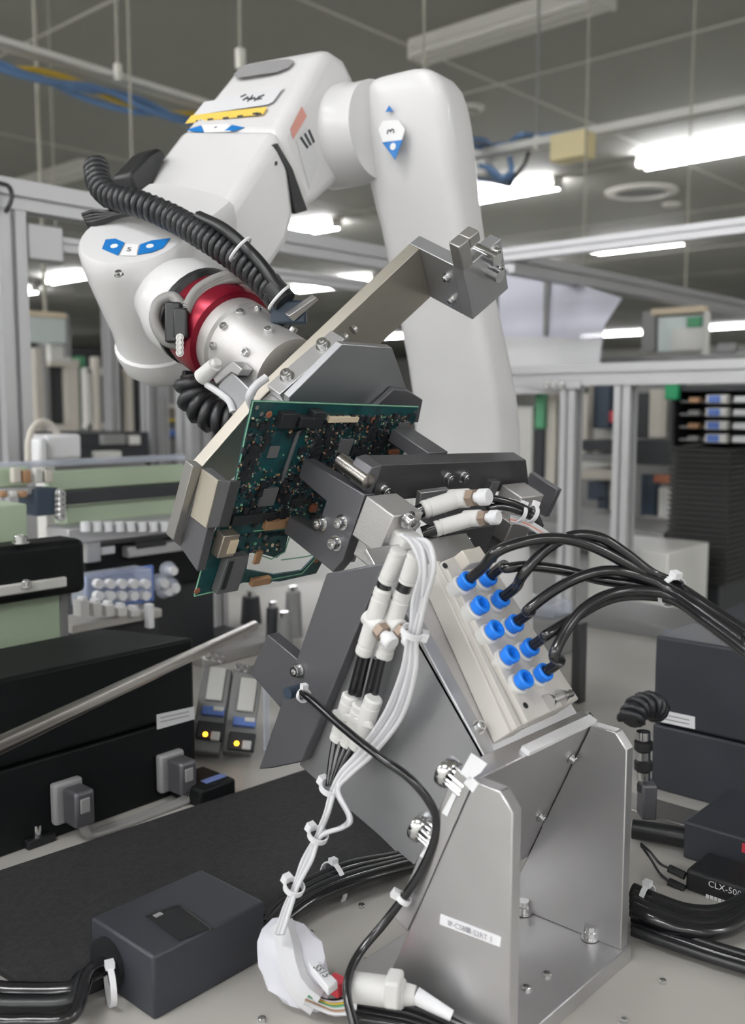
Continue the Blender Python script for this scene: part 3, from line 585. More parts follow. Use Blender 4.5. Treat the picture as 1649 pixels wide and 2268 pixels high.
while n_ < 2600:
    a = rnd.uniform(a0_ + 0.004, a1_ - 0.003); s = rnd.uniform(sb_ + 0.002, s0_ - 0.012); fx = (a - a0_) / (a1_ - a0_); fy = (s0_ - s) / (s0_ - sb_)
    if 0.14 < fx < 0.34 and 0.25 < fy < 0.52 and rnd.random() < 0.93: continue
    if fx < 0.3 and rnd.random() < 0.35: continue
    if fy > 0.8 and fx > 0.5 and rnd.random() < 0.6: continue
    r = rnd.random(); wx, wy = (rnd.uniform(.0007, .0018), rnd.uniform(.0007, .0018)) if r < 0.9 else (rnd.uniform(.003, .006), rnd.uniform(.003, .006))
    h = rnd.uniform(.0006, .0016) if r < 0.9 else rnd.uniform(.0012, .003); m = rnd.choice(wts) if r < 0.9 else 'chip_black'
    c = AX * a + SD * s + base - PD * (h / 2 + 0.0001); groups[m].obox(c, AX, SD, PD, wx, wy, h); n_ += 1
for k in range(60):
    c = pf(rnd.uniform(470, 620), rnd.uniform(1180, 1225)) - PD * 0.0008; groups[rnd.choice(wts)].obox(c, AX, SD, PD, rnd.uniform(.001, .003), rnd.uniform(.001, .003), 0.0012)
for m, b in groups.items(): b.build('small_components', m, PCB, smooth=False, kind='stuff')
# ================================================================== clamp fixture: stand, column, jaws, air manifold
c_ = onZ(1389, 2092, 0.862); XF, YF = c_.x, c_.y; XN = onY(1128, 2200, YF).x
FX = thing('clamp_fixture', ((XN + XF) / 2, YF + 0.06, ZT), 'aluminium clamp fixture with black jaws and slanted stand on the bench', 'fixture')
MB().box((XN - 0.004, YF - 0.002, ZT), (XF + 0.002, YF + 0.13, 0.862)).build('base_plate', 'aluminium', FX, 0.0008)
tp, lo_ = onX(1042, 1742, XN), onX(896, 2078, XN); sl = (tp - lo_).normalized(); ZTOP = onX(1104, 1748, XN).z
bot = lo_ - sl * ((lo_.z - 0.862) / sl.z)
sn = V((0, sl.z, -sl.y)); sn = sn if sn.y > 0 else -sn                  # outward normal of the slanted plate
def side(x): return [V((x, YF, 0.862)), V((x, YF, ZTOP - 0.012)), V((x, YF + 0.009, ZTOP - 0.001)), V((x, tp.y - 0.002, ZTOP)), V((x, tp.y, tp.z - 0.002)), V((x, bot.y, 0.862))]
MB().prism(side(XN), AX * 0.010).build('side_plate', 'aluminium', FX, 0.0008)
MB().prism(side(XF - 0.010), AX * 0.010).build('side_plate', 'aluminium', FX, 0.0008)
st = onX(1042, 1742, XN) + sl * 0.004; sb2 = lo_ + sl * 0.006
MB().prism([st, st + sn * 0.014, sb2 + sn * 0.014, sb2], AX * (XF - XN)).build('slanted_plate', 'aluminium', FX, 0.0008)
sfx = lambda x, y: on(x, y, tp - sn * 0.0004, sn)
for q in ((1278, 1690), (1210, 1820)): bolt(sfx(*q), -sn, 0.0042, FX); bolt(sfx(q[0] - 14, q[1] - 10), -sn, 0.003, FX)
for q, r in (((1306, 2078), 0.0048), ((1158, 2022), 0.0048)): p = onZ(q[0], q[1], 0.8625); bolt(p, ZU, r, FX); MB().cyl(p, p + ZU * 0.010, r * 0.9, seg=18).build('spacer', 'chrome', FX)
for q in ((1210, 2158), (1164, 2188)): bolt(onZ(q[0], q[1], 0.8625) - ZU * 0.003, ZU, 0.0035, FX)
def knob(x, y):
    p = onX(x, y, XN + 0.006); b = MB(); b.lathe(p, sn, [(0.003, 0), (0.003, 0.012), (0.0095, 0.0125), (0.0105, 0.014), (0.0105, 0.0185), (0.0095, 0.020)], 24).build('thumb_screw', 'chrome', FX)
    for k in range(12):
        u, v, n = frame_of(sn); a = 2 * math.pi * k / 12; b2 = MB().cyl(p + (u * math.cos(a) + v * math.sin(a)) * 0.0066, p + (u * math.cos(a) + v * math.sin(a)) * 0.0066 + sn * 0.0125, 0.0011, seg=6); b2.build('pillar', 'chrome', FX)
knob(1034, 1746); knob(972, 1868)
xn = lambda x, y: onX(x, y, XN - 0.0006)
lb = MB().prism([xn(*q) for q in ((975, 2025), (1109, 2076), (1107, 2098), (973, 2047))], AX * 0.0005).build('name_label', 'label_white', FX, smooth=False)
ld = (xn(1108, 2087) - xn(974, 2036)); text('IP-CS8\u25a0-S2RT 1', 0.0050, xn(1041, 2062) - AX * 0.0002, ld, ZU, 'decal_pale', FX)
foam = lambda name, px, h: MB().prism([on(x, y, st + sl * 0.001, sl) for x, y in px], sl * h).build(name, 'label_white', FX, 0.0005)
MB().prism([st + AX * 0.06 - sn * 0.001, st + AX * (XF - XN - 0.004) - sn * 0.001, st + AX * (XF - XN - 0.004) + sn * 0.006, st + AX * 0.06 + sn * 0.006], sl * 0.0035).build('edge_tape', 'label_white', FX)
MB().prism([xn(*q) for q in ((1018, 1712), (1043, 1668), (1078, 1692), (1064, 1712), (1040, 1728))], AX * 0.0006).build('paper_tag', 'label_white', FX)
MB().prism([xn(*q) for q in ((1026, 1734), (1040, 1718), (1060, 1736), (1046, 1756))], AX * 0.0006).build('paper_tag', 'label_white', FX)
MB().prism([xn(*q) - AX * 0.0002 for q in ((978, 1800), (1002, 1755), (1010, 1762), (990, 1808))], AX * 0.0005).build('paper_tag', 'label_white', FX)
MB().prism([xn(*q) for q in ((928, 1895), (944, 1876), (954, 1884), (938, 1904))], AX * 0.0006).build('paper_tag', 'label_white', FX)
# column
XC = XN + 0.030
xc = lambda o=0.0: (lambda x, y: onX(x, y, XC + o))
plate('column_plate', [(845, 1255), (848, 1262), (934, 1420), (1083, 1695), (1076, 1712), (916, 1916), (758, 1782), (662, 1694)], xc(), AX * 0.012, 'steel_grey', FX, 0.0008)
plate('column_plate', [(722, 1270), (852, 1246), (668, 1688), (600, 1702), (572, 1704)], xc(-0.010), AX * 0.010, 'anodised_grey', FX, 0.0012)
plate('column_lug', [(592, 1405), (660, 1462), (622, 1570), (552, 1490)], xc(0.012), AX * 0.012, 'anodised_grey', FX, 0.0008)
for q in ((661, 1485),): bolt(xc(-0.0104)(*q), -AX, 0.0042, FX)
MB().cyl(xc(-0.012)(662, 1528), xc(-0.012)(662, 1528) - AX * 0.012, 0.0045, seg=14).build('sensor_plug', 'machine_navy', FX)
p0 = onX(1083, 1695, XC); CM = V((0, 0.635, 0.772)); MM = V((0, -0.772, 0.635))
MB().prism([p0, p0 + AX * 0.117, p0 + AX * 0.117 + CM * 0.168, p0 + CM * 0.168], -MM * 0.003).build('manifold_bracket', 'aluminium', FX, 0.0006)
mh = lambda h: (lambda x, y: on(x, y, p0 + MM * h, MM))
MF = MB().prism([mh(0.024)(*q) for q in ((980, 1243), (1062, 1208), (1282, 1548), (1168, 1600))], -MM * 0.024).build('air_manifold', 'manifold_grey', FX, 0.001)
MB().prism([mh(0.016)(*q) for q in ((954, 1243), (986, 1243), (1172, 1606), (1128, 1624))], -MM * 0.016).build('manifold_rail', 'manifold_grey', MF, 0.001)
MB().prism([mh(0.020)(*q) for q in ((966, 1242), (974, 1242), (1156, 1608), (1144, 1614))], -MM * 0.006).build('manifold_rail', 'manifold_grey', MF, 0.0008)
HB = 0.034; FIT = {}
for k, q in enumerate([(1038, 1283), (1068, 1337), (1100, 1391), (1134, 1447), (1165, 1502), (1085, 1276), (1113, 1323), (1144, 1378), (1178, 1431), (1208, 1487)]):
    p = mh(HB)(*q); FIT[k] = p
    MB().lathe(p - MM * 0.016, MM, [(0.0076, 0), (0.0076, 0.0085), (0.0066, 0.0095)], 20).build('fitting_body', 'plastic_white', MF)
    MB().lathe(p - MM * 0.006, MM, [(0.0058, 0), (0.0058, 0.003), (0.0066, 0.0035), (0.0066, 0.0062), (0.0060, 0.007), (0.0042, 0.007), (0.0036, 0.002)], 20).build('release_collar', 'fitting_blue', MF, label='blue release collar')
    MB().cyl(p - MM * 0.0042, p - MM * 0.0036, 0.0036, seg=14).build('tube_socket', 'fitting_hole', MF)
for q in ((986, 1252), (1164, 1562)): MB().cyl(mh(0.0245)(*q), mh(0.0245)(*q) - MM * 0.001, 0.0022, seg=10).build('mount_hole', 'rubber_black', MF)
MB().obox(mh(0.028)(1042, 1238), AX, CM, MM, 0.022, 0.012, 0.010).build('end_clip', 'plastic_beige', MF, 0.001)
for k, q in enumerate(((1212, 1555), (1240, 1545))): bolt(mh(0.026)(*q), AX, 0.0042, MF, 'screw'); MB().cyl(mh(0.024)(*q), mh(0.024)(*q) + AX * 0.014, 0.003, seg=10).build('screw', 'chrome', MF)
bolt(mh(0.0005)(1058, 1612), MM, 0.0036, FX); bolt(mh(0.0005)(1298, 1590), MM, 0.0036, FX)
# jaws
XJ = 0.53
jaw = [onX(*q, XJ) for q in ((672, 1016), (807, 1096), (759, 1242), (737, 1268), (628, 1180), (640, 1144), (700, 1178), (722, 1110), (661, 1057))]
J1 = MB().prism(jaw, AX * 0.012).build('jaw', 'anodised_grey', FX, 0.0007)
MB().prism([p + AX * 0.165 for p in jaw], AX * 0.012).build('jaw', 'anodised_grey', FX, 0.0007)
for q in ((757, 1157), (744, 1203), (712, 1159)): bolt(onX(*q, XJ), -AX, 0.0046, FX)
pb = lambda p: (lambda x, y: onP(x, y, p))
PJ = 0.962
plate('jaw_bar', [(842, 1030), (1165, 1019), (1172, 1084), (822, 1112)], pb(PJ), PD * 0.016, 'anodised_black', FX, 0.0008)
plate('jaw_stop', [(812, 1056), (824, 1036), (846, 1030), (838, 1058), (822, 1094), (808, 1090)], pb(PJ - 0.004), PD * 0.018, 'anodised_grey', FX, 0.0008)
MB().cyl(onP(816, 1066, PJ - 0.004), onP(816, 1066, PJ - 0.004) + PD * 0.032, 0.0065, seg=20).build('guide_pin', 'steel_rod', FX)
for q in ((990, 1057), (1025, 1055), (849, 1085)): bolt(onP(*q, PJ), -PD, 0.0042, FX)
g0 = onP(960, 1030, PJ + 0.016); MB().obox(g0 + PD * 0.022 + SD * 0.006, AX, SD, PD, 0.026, 0.012, 0.044).build('jaw_arm', 'anodised_grey', FX, 0.0008)
g1 = onP(1180, 1050, PJ + 0.008); MB().obox(onP(1195, 1095, PJ - 0.004), AX, SD, PD, 0.008, 0.03, 0.034).build('jaw_end', 'anodised_grey', FX, 0.0008)
# air grippers that drive the jaws
cy = onP(858, 1160, 0.935); MB().obox(cy, AX, SD, PD, 0.034, 0.034, 0.030).build('gripper_body', 'aluminium_cast', FX, 0.0012)
MB().obox(onP(838, 1222, 0.935), AX, SD, PD, 0.024, 0.018, 0.026).build('gripper_body', 'aluminium_cast', FX, 0.0012)
MB().prism([onX(*q, XJ + 0.012) for q in ((806, 1100), (824, 1108), (778, 1246), (760, 1240))], AX * 0.004).build('gripper_plate', 'aluminium', FX, 0.0005)
for q in ((822, 1140), (806, 1206)): MB().cyl(onX(*q, XJ + 0.012), onX(*q, XJ + 0.012) + AX * 0.014, 0.005, seg=16).build('guide_rod', 'chrome', FX)
bolt(onP(902, 1150, 0.918), -PD, 0.0052, FX); MB().cyl(onP(912, 1155, 0.918), onP(925, 1165, 0.912), 0.003, seg=10).build('set_screw', 'chrome', FX)
MB().obox(onP(1148, 1108, 0.945), AX, SD, PD, 0.036, 0.022, 0.024).build('gripper_body', 'aluminium_cast', FX, 0.0012)
MB().obox(onP(1130, 1165, 0.935), AX, SD, PD, 0.034, 0.02, 0.02).build('gripper_body', 'aluminium_dull', FX, 0.0012)
MB().prism([onP(*q, 0.950) for q in ((932, 1092), (995, 1084), (1002, 1096), (972, 1098), (950, 1150), (924, 1152))], PD * 0.005).build('mount_angle', 'aluminium', FX, 0.0006)
MB().obox(onP(1020, 1185, 0.94), AX, SD, PD, 0.066, 0.026, 0.02).build('mount_block', 'anodised_black', FX, 0.001)
for q in ((965, 1200), (1028, 1194)): bolt(onP(*q, 0.929), -PD, 0.0038, FX)
bm2 = onP(1090, 1210, 0.94); MB().obox(bm2, AX, SD, PD, 0.016, 0.03, 0.012).build('mount_block', 'anodised_black', FX, 0.001)
# speed controllers (white push-in fittings with adjusting knobs)
def spd(p, q, r, kd, parent=FX, kp=0.5):
    p, q = V(p), V(q); n = (q - p); L = n.length; b = MB().lathe(p, n, [(r * 0.8, 0), (r, L * 0.03), (r, L * 0.12), (r * 0.9, L * 0.13), (r * 0.9, L * 0.16), (r, L * 0.17), (r, L * 0.83), (r * 0.9, L * 0.84), (r * 0.9, L * 0.87), (r, L * 0.88), (r, L * 0.97), (r * 0.8, L)], 20).build('speed_controller', 'plastic_white', parent)
    if kd is not None:
        k0 = p + n * kp; kd = V(kd).normalized(); MB().lathe(k0, kd, [(r * 1.05, -r), (r * 1.05, r * 1.2), (r * 0.9, r * 1.3)], 18).build('elbow', 'plastic_white', b)
        MB().lathe(k0 + kd * r * 1.3, kd, [(r * 0.98, 0), (r * 0.98, r * 0.9)], 6).build('lock_nut', 'nut_brass', b); MB().lathe(k0 + kd * r * 2.2, kd, [(r * 0.6, 0), (r * 0.6, r * 0.5), (r * 0.92, r * 0.6), (r * 0.92, r * 1.5), (r * 0.75, r * 1.7)], 18).build('adjusting_knob', 'nylon_white', b)
xo = lambda x, y, o=0.018: onX(x, y, XC - o)
kdir = (RT * 0.6 - FH * 0.75 - UP * 0.55)
spd(xo(884, 1218), xo(854, 1290), 0.0058, None); spd(xo(922, 1226), xo(900, 1292), 0.0058, None)
spd(xo(850, 1302), xo(804, 1450), 0.0062, kdir, kp=0.5); spd(xo(893, 1306, 0.010), xo(848, 1458, 0.010), 0.0062, kdir, kp=0.46)
spd(xo(778, 1538), xo(748, 1640), 0.0065, None); spd(xo(828, 1545), xo(790, 1658), 0.0065, None); spd(xo(800, 1560), xo(770, 1652), 0.0062, None)
MB().prism([xo(*q, 0.024) for q in ((735, 1572), (815, 1600), (822, 1616), (735, 1590))], AX * 0.004).build('fitting_clip', 'plastic_white', FX, 0.0008)
MB().obox(onP(895, 1196, 0.915), AX, SD, PD, 0.020, 0.014, 0.016).build('elbow_block', 'plastic_white', FX, 0.002)
for a, b, o in (((800, 1452), (778, 1536), 0.018), ((812, 1455), (792, 1540), 0.016), ((846, 1460), (826, 1548), 0.014), ((834, 1458), (812, 1548), 0.012)): MB().cyl(xo(*a, o), xo(*b, o), 0.0028, seg=10).build('short_tube', 'tube_black', FX)
for a, b in (((853, 1288), (849, 1304)), ((899, 1290), (892, 1308))): MB().cyl(xo(*a), xo(*b), 0.005, seg=12).build('short_tube', 'tube_black', FX)
kd2 = (RT * 0.7 - FH * 0.6 + UP * 0.1)
A_, B_ = D(935, 1130, 0.735), D(1022, 1102, 0.745); spd(A_, B_, 0.0072, kd2, kp=0.92); A_, B_ = D(962, 1172, 0.73), D(1052, 1146, 0.735); spd(A_, B_, 0.0062, kd2, kp=0.92)
MB().cyl(D(910, 1142, 0.735), D(938, 1129, 0.735), 0.0055, seg=12).build('short_tube', 'tube_black', FX); MB().cyl(D(935, 1182, 0.73), D(965, 1171, 0.73), 0.0055, seg=12).build('short_tube', 'tube_black', FX)
# ================================================================== bench and the things standing on it
TB = thing('work_bench', (0.8, 0.55, 0), 'grey painted work bench carrying the robot and the fixture', 'bench')
MB().box((0.16, -0.9, ZT - 0.03), (1.555, YL - 0.04, ZT)).build('bench_top', 'table_paint', TB, 0.002)
for x in (0.22, 1.5):
    for y in (-0.85, YL - 0.1): MB().box((x - 0.03, y - 0.03, 0), (x + 0.03, y + 0.03, ZT - 0.03)).build('leg', 'profile_alu', TB)
for q in ((800, 2010), (687, 2070), (812, 2132), (1467, 2178), (1380, 2264), (580, 2262)): bolt(onZ(q[0], q[1], ZT) - ZU * 0.0005, ZU, 0.0026, TB, 'screw')
e0 = onZ(1415, 2056, ZT); MB().box((e0.x, -0.2, ZT), (e0.x + 0.003, e0.y + 0.1, ZT + 0.0012)).build('panel_edge', 'profile_alu', TB)
# black equipment case on the wrist side
YB = 0.80; XB = onY(435, 1745, YB).x; zs = onY(435, 1580, YB).z; zt = onY(435, 1410, YB).z
bk = onX(229, 1391, XB); yk = min(bk.y, YB + 0.18)
BX = thing('equipment_case', (XB - 0.3, YB + 0.15, ZT), 'long black equipment case with two grey plugs beside the floor mat strip', 'case')
MB().box((XB - 0.75, YB, ZT), (XB, yk, zs - 0.001)).build('lower_shell', 'black_glossy', BX, 0.002)
MB().prism([(XB, YB, zs + 0.001), (XB, yk, zs + 0.001), (XB, yk, bk.z), (XB, YB, zt)], -AX * 0.75).build('upper_shell', 'black_glossy', BX, 0.004)
yb = lambda x, y: onY(x, y, YB - 0.0006)
MB().prism([yb(*q) for q in ((347, 1583), (430, 1565), (430, 1593), (348, 1616))], AY * 0.0006).build('name_label', 'decal_paper', BX)
for k in range(2): MB().prism([yb(*q) - AY * 0.0003 for q in ((355, 1589 + k * 9), (418, 1575 + k * 9), (418, 1577 + k * 9), (355, 1591 + k * 9))], AY * 0.0002).build('label_print', 'grip_grey', BX)
for q in ((146, 1768), (374, 1703)):
    c = yb(*q); MB().box(c + V((-0.017, -0.010, -0.02)), c + V((0.013, 0, 0.02))).build('socket', 'grip_grey', BX, 0.003); MB().box(c + V((-0.010, -0.034, -0.018)), c + V((0.010, -0.010, 0.016))).build('plug', 'anodised_grey', BX, 0.003)
    MB().box(c + V((-0.006, -0.036, -0.004)), c + V((0.004, -0.034, 0.010))).build('plug_clip', 'grip_grey', BX, 0.001)
for k in range(3): cable('plug_cable', [yb(146, 1768) + V((0.0, -0.022 - k * .004, -0.016)), yb(150, 1810) + V((0.002, -0.022 - k * .004, -0.004)), yb(172, 1834) + V((0, -0.022 - k * .004, 0.002)), yb(270, 1800) + V((0, -0.02 - k * .004, 0)), yb(360, 1766) + V((0, -0.02 - k * .004, 0)), yb(382, 1748) + V((0, -0.022 - k * .004, 0)), yb(376, 1715) + V((0, -0.022 - k * .004, 0))], 0.0032, 'cable_grey', None, None, BX, seg=8, k=5)
c = onZ(84, 1868, ZT); cl = thing('table_clamp', c, 'small black clamp on the bench in front of the equipment case', 'clamp')
MB().box(c + V((-0.014, -0.008, 0)), c + V((0.014, 0.010, 0.008))).build('foot', 'black_paint', cl, 0.001); MB().cyl(c + V((0, 0, 0.006)), c + V((0, 0, 0.018)), 0.004, seg=12).build('screw', 'chrome', cl); MB().obox(c + V((0.012, 0.006, 0.016)), AX, AY, ZU, 0.03, 0.007, 0.006).build('lever', 'black_paint', cl, 0.001)
# black floor strip on the bench
MB().prism([onZ(*q, ZT + 0.007) for q in ((-80, 1952), (690, 1698), (905, 1912), (590, 2012), (150, 2206), (62, 2182), (-80, 2092))], -ZU * 0.007).build('rubber_mat', 'mat_black', None, 0.0015, label='flat black rubber mat lying on the bench in front of the equipment case', cat='mat')
# small black reader with a blue display
p = onZ(490, 1778, ZT); rd = thing('display_unit', p, 'small flat black unit with blue display at the corner of the mat', 'device')
a, b = onZ(440, 1792, ZT), onZ(541, 1772, ZT)
MB().box((a.x, a.y - 0.004, ZT), (b.x, a.y + 0.05, ZT + 0.020)).build('body', 'black_glossy', rd, 0.003); MB().box((b.x - 0.03, a.y + 0.006, ZT + 0.0202), (b.x - 0.004, a.y + 0.016, ZT + 0.0208)).build('display', 'lcd_blue', rd)
# cable box in front
f0, f1, f2 = onZ(342, 2262, ZT), onZ(600, 2142, ZT), onZ(240, 2152, ZT); hz = onX(342, 2122, f0.x).z
CB = thing('cable_box', f0, 'black box with a notched lid lying on the bench under the white cable bundle', 'box')
MB().box((f0.x, f0.y, ZT), (f1.x + 0.004, f2.y + 0.002, hz)).build('body', 'black_box', CB, 0.002)
nz = lambda x, y: onZ(x, y, hz + 0.0006)
MB().prism([nz(*q) for q in ((322, 2026), (396, 2003), (468, 2055), (396, 2084))], ZU * 0.0004).build('lid_panel', 'black_paint', CB); MB().tube([nz(*q) for q in ((322, 2028), (396, 2004), (470, 2058))], 0.0012, 6).build('lid_notch', 'rubber_black', CB); MB().obox(nz(350, 2028), AX, AY, ZU, 0.006, 0.004, 0.002).build('latch', 'grip_grey', CB)
gx = onX(262, 2185, f0.x); MB().cyl(V((f0.x - 0.004, f2.y - 0.02, ZT + 0.02)), V((f0.x + 0.002, f2.y - 0.02, ZT + 0.02)), 0.018, seg=24).build('cable_grommet', 'rubber_black', CB)
# steel push rod
r0, r1 = D(-60, 1678, 0.59), D(566, 1384, 1.15)
RD = thing('push_rod', (r0 + r1) / 2, 'long polished steel rod crossing in front of the black equipment case', 'rod'); MB().cyl(r0, r1 - (r1 - r0).normalized() * 0.006, 0.0062, seg=20).build('shaft', 'steel_rod', RD); MB().lathe(r1 - (r1 - r0).normalized() * 0.006, r1 - r0, [(0.0062, 0), (0.0045, 0.005), (0.003, 0.006)], 20).build('tip', 'steel_rod', RD)
# sensor amplifiers with amber lamps behind the case
for k, (x, y, lx, ly) in enumerate(((478, 1516, 455, 1630), (547, 1540, 524, 1650))):
    c = onZ(x - 20, 1668, ZT); t = thing('sensor_amplifier', c, ('sensor amplifier with white card and amber lamp nearer to the black case' if k == 0 else 'sensor amplifier with white card and amber lamp next to the dark column plate'), 'device')
    dd = dep(c) + 0.0; n = (-FH * 0.8 + ZU * 0.55 + RT * 0.1).normalized(); u = RT * 0.97 + FH * 0.1 - ZU * 0.16; u = (u - n * u.dot(n)).normalized(); v = n.cross(u)
    m0 = D(x - 10, 1570, dd); dq = lambda X, Y: on(X, Y, m0, n); MB().obox(m0 - n * 0.012, u, v, n, 0.034, 0.10, 0.024).build('housing', 'machine_grey', t, 0.002)
    MB().obox(dq(x, y) + n * 0.002, u, v, n, 0.019, 0.040, 0.004).build('card', 'machine_white', t, 0.001); MB().obox(dq(x - 6, y + 62) + n * 0.003, u, v, n, 0.026, 0.010, 0.008).build('terminal', 'blue_tag', t, 0.001); MB().obox(dq(x + 6, y + 58) + n * 0.004, u, v, n, 0.012, 0.005, 0.008).build('terminal', 'machine_white', t, 0.001)
    MB().obox(dq(x - 12, y + 105) + n * 0.002, u, v, n, 0.030, 0.020, 0.010).build('terminal', 'machine_dark', t, 0.001)
    MB().ball(dq(lx, ly) + n * 0.006, 0.003).build('lamp', 'led_orange', t); MB().obox(dq(lx + 22, ly + 4) + n * 0.006, u, v, n, 0.010, 0.010, 0.006).build('terminal', 'plastic_white', t, 0.001)
    for j in range(3): bolt(dq(x - 18 + j * 16, y - 62 + j * 3) + n * 0.001, n, 0.004, t, 'screw')
# clear plastic end plate of the amplifier row
q_ = D(590, 1580, 0.98); MB().obox(q_, (RT * 0.3 + FH).normalized(), ZU, (RT - FH * 0.3).normalized(), 0.014, 0.075, 0.002).build('cover_plate', 'clear_plastic', None, label='clear plastic cover plate beside the sensor amplifiers', cat='cover')

# ------------------------------------------------------------------ right side boxes
XRB = 0.93; yl = onX(1440, 1745, XRB).y; z1 = onX(1440, 1600, XRB).z; z2 = onX(1440, 1405, XRB).z
RBX = thing('control_box', (XRB + 0.15, yl - 0.15, ZT), 'tall black control box with white label below the black air tubes', 'box')
MB().box((XRB, yl - 0.42, ZT), (XRB + 0.32, yl, z1 - 0.001)).build('lower_shell', 'black_box', RBX, 0.002); MB().box((XRB, yl - 0.42, z1 + 0.001), (XRB + 0.32, yl, z2)).build('upper_shell', 'black_box', RBX, 0.003)
xr_ = lambda x, y: onX(x, y, XRB - 0.0006)
MB().prism([xr_(*q) for q in ((1443, 1568), (1538, 1588), (1538, 1615), (1443, 1595))], AX * 0.0006).build('name_label', 'label_white', RBX)
for k in range(2): MB().prism([xr_(*q) - AX * 0.0003 for q in ((1452, 1578 + k * 9), (1526, 1594 + k * 9), (1526, 1596 + k * 9), (1452, 1580 + k * 9))], AX * 0.0002).build('label_print', 'grip_grey', RBX)
XL2 = 0.80; zq = onX(1512, 1818, XL2).z; yq = onX(1512, 1860, XL2).y; zb_ = onX(1512, 1915, XL2).z
LB = thing('small_control_box', (XL2 + 0.05, yq - 0.06, ZT), 'low black box with red mark standing before the tall control box', 'box')
MB().box((XL2, yq - 0.2, ZT), (XL2 + 0.10, yq, zq)).build('body', 'black_box', LB, 0.002); MB().box((XL2 - 0.0005, onX(1649, 1840, XL2).y - 0.004, zq - 0.012), (XL2, onX(1644, 1840, XL2).y, zq - 0.004)).build('red_mark', 'red_tag', LB)
XD = 0.745; zd = onX(1520, 1925, XD).z; yd_ = onX(1516, 1950, XD).y
DV = thing('laser_sensor', (XD + 0.03, yd_ - 0.05, ZT), 'black sensor with white lettering at the foot of the low black box', 'sensor')
MB().box((XD, yd_ - 0.16, ZT), (XD + 0.045, yd_, zd)).build('body', 'black_paint', DV, 0.003)
text('CLX-500', 0.0074, onX(1605, 1968, XD) - AX * 0.0006, -AY, ZU, 'decal_white', DV)
for k in range(5): MB().box(onX(1563 + k * 9, 1980 + k * 3, XD) - AX * 0.0006, onX(1570 + k * 9, 1990 + k * 3, XD)).build('small_print', 'decal_white', DV)
for k, (x, y) in enumerate(((1478, 1928), (1478, 1958))):
    p = onX(1516, y + 12, XD); e = p + AY * 0.014; MB().cyl(p, e + ZU * 0.002, 0.0035, seg=10).build('plug', 'rubber_black', DV); cable('sensor_lead', [e + ZU * 0.002] + [onX(*q, XD + 0.01) for q in ((1460, 1912 + k * 22), (1440, 1888 + k * 14), (1418, 1868 + k * 4))], 0.0012, 'cable_black', None, None, DV, seg=6)
# dark conduit, clamp and corrugated hose behind the stand
cable('conduit', [onZ(x, y, ZT + 0.012) for x, y in ((1400, 1836), (1460, 1846), (1530, 1858), (1600, 1868))], 0.009, 'cable_black', 'thick dark conduit on the bench between stand and low black box', 'conduit', seg=10)
MB().box(V((0.84, 0.28, ZT)), V((0.88, 0.44, ZT + 0.012))).build('mounting_strip', 'aluminium_dull', None, 0.001, label='pale metal strip on the bench under the tall control box', cat='strip')
helix([D(*q) for q in ((1395, 1598, 0.9), (1410, 1570, 0.91), (1440, 1560, 0.92), (1455, 1575, 0.935))], 0.010, 0.0038, 0.0078, 'corrugated_hose', 'hose_black', None)
tag(bpy.data.objects['corrugated_hose'], 'black corrugated hose arching behind the top of the stand', 'hose')
HC = thing('hose_coupling', D(1428, 1800, 0.88), 'black and grey hose coupling standing behind the stand plate', 'coupling')
ps = [D(1424, 1620 + k * 22, 0.88) for k in range(6)]
for k in range(5): MB().cyl(ps[k], ps[k].lerp(ps[k + 1], 0.8), 0.0085 if k % 2 else 0.0065, seg=14).build('ring_joint', 'rubber_black' if k % 2 else 'chrome', HC)
MB().obox(D(1432, 1770, 0.88), RT, ZU, FH, 0.014, 0.034, 0.02).build('lower_body', 'anodised_grey', HC, 0.002); MB().cyl(D(1424, 1736, 0.88), D(1424, 1752, 0.88), 0.006, seg=12).build('neck', 'rubber_black', HC)
# ================================================================== tubes and cables
G_T = 'black air tubes from the manifold'
tz_, te_ = 0.66, 0.60
def air(k, mid, oz, lb):
    p = FIT[k]; s = MM; pts = [p - s * 0.002, p + s * 0.014] + [D(x, y, (dep(p) - 0.018) + (tz_ - dep(p) + 0.018) * (i / len(mid))) for i, (x, y, d) in enumerate(mid)] + [D(1484 + oz[0], 1306 + oz[1], tz_ + oz[2]), D(1560 + oz[0], 1356 + oz[1], 0.632 + oz[2]), D(1655 + oz[0] * 1.2, 1424 + oz[1] * 1.3, te_ + oz[2]), D(1750 + oz[0] * 1.4, 1500 + oz[1] * 1.5, 0.57 + oz[2]), V((0.60 + oz[2], -0.02 - oz[0] * .001, 0.93 + oz[1] * .0006)), V((0.68 + oz[2], -0.10 - oz[0] * .001, ZT + 0.006)), V((0.80 + oz[2], -0.22 - oz[0] * .001, ZT + 0.006))]
    cable('air_tube', pts, 0.0038, 'tube_black', lb, 'tube', group=None, seg=10, k=8)
d0 = dep(FIT[0])
air(0, [(1100, 1222, d0 - .03), (1160, 1200, d0 - .045), (1235, 1192, d0 - .05), (1310, 1210, d0 - .045), (1400, 1256, d0 - .03)], (-6, -6, 0.0), 'black air tube arching from the topmost blue collar nearest the white fittings')
air(6, [(1158, 1272, d0 - .03), (1205, 1220, d0 - .04), (1262, 1188, d0 - .045), (1325, 1190, d0 - .045), (1385, 1226, d0 - .04), (1440, 1268, d0 - .03)], (6, -14, 0.004), 'black air tube rising steeply from the second blue collar of the outer row')
air(5, [(1120, 1258, d0 - .01), (1170, 1254, d0 - .015), (1250, 1264, d0 - .02), (1330, 1284, d0 - .03), (1410, 1296, d0 - .03)], (-2, 10, 0.008), 'black air tube lying flat from the topmost blue collar of the outer row')
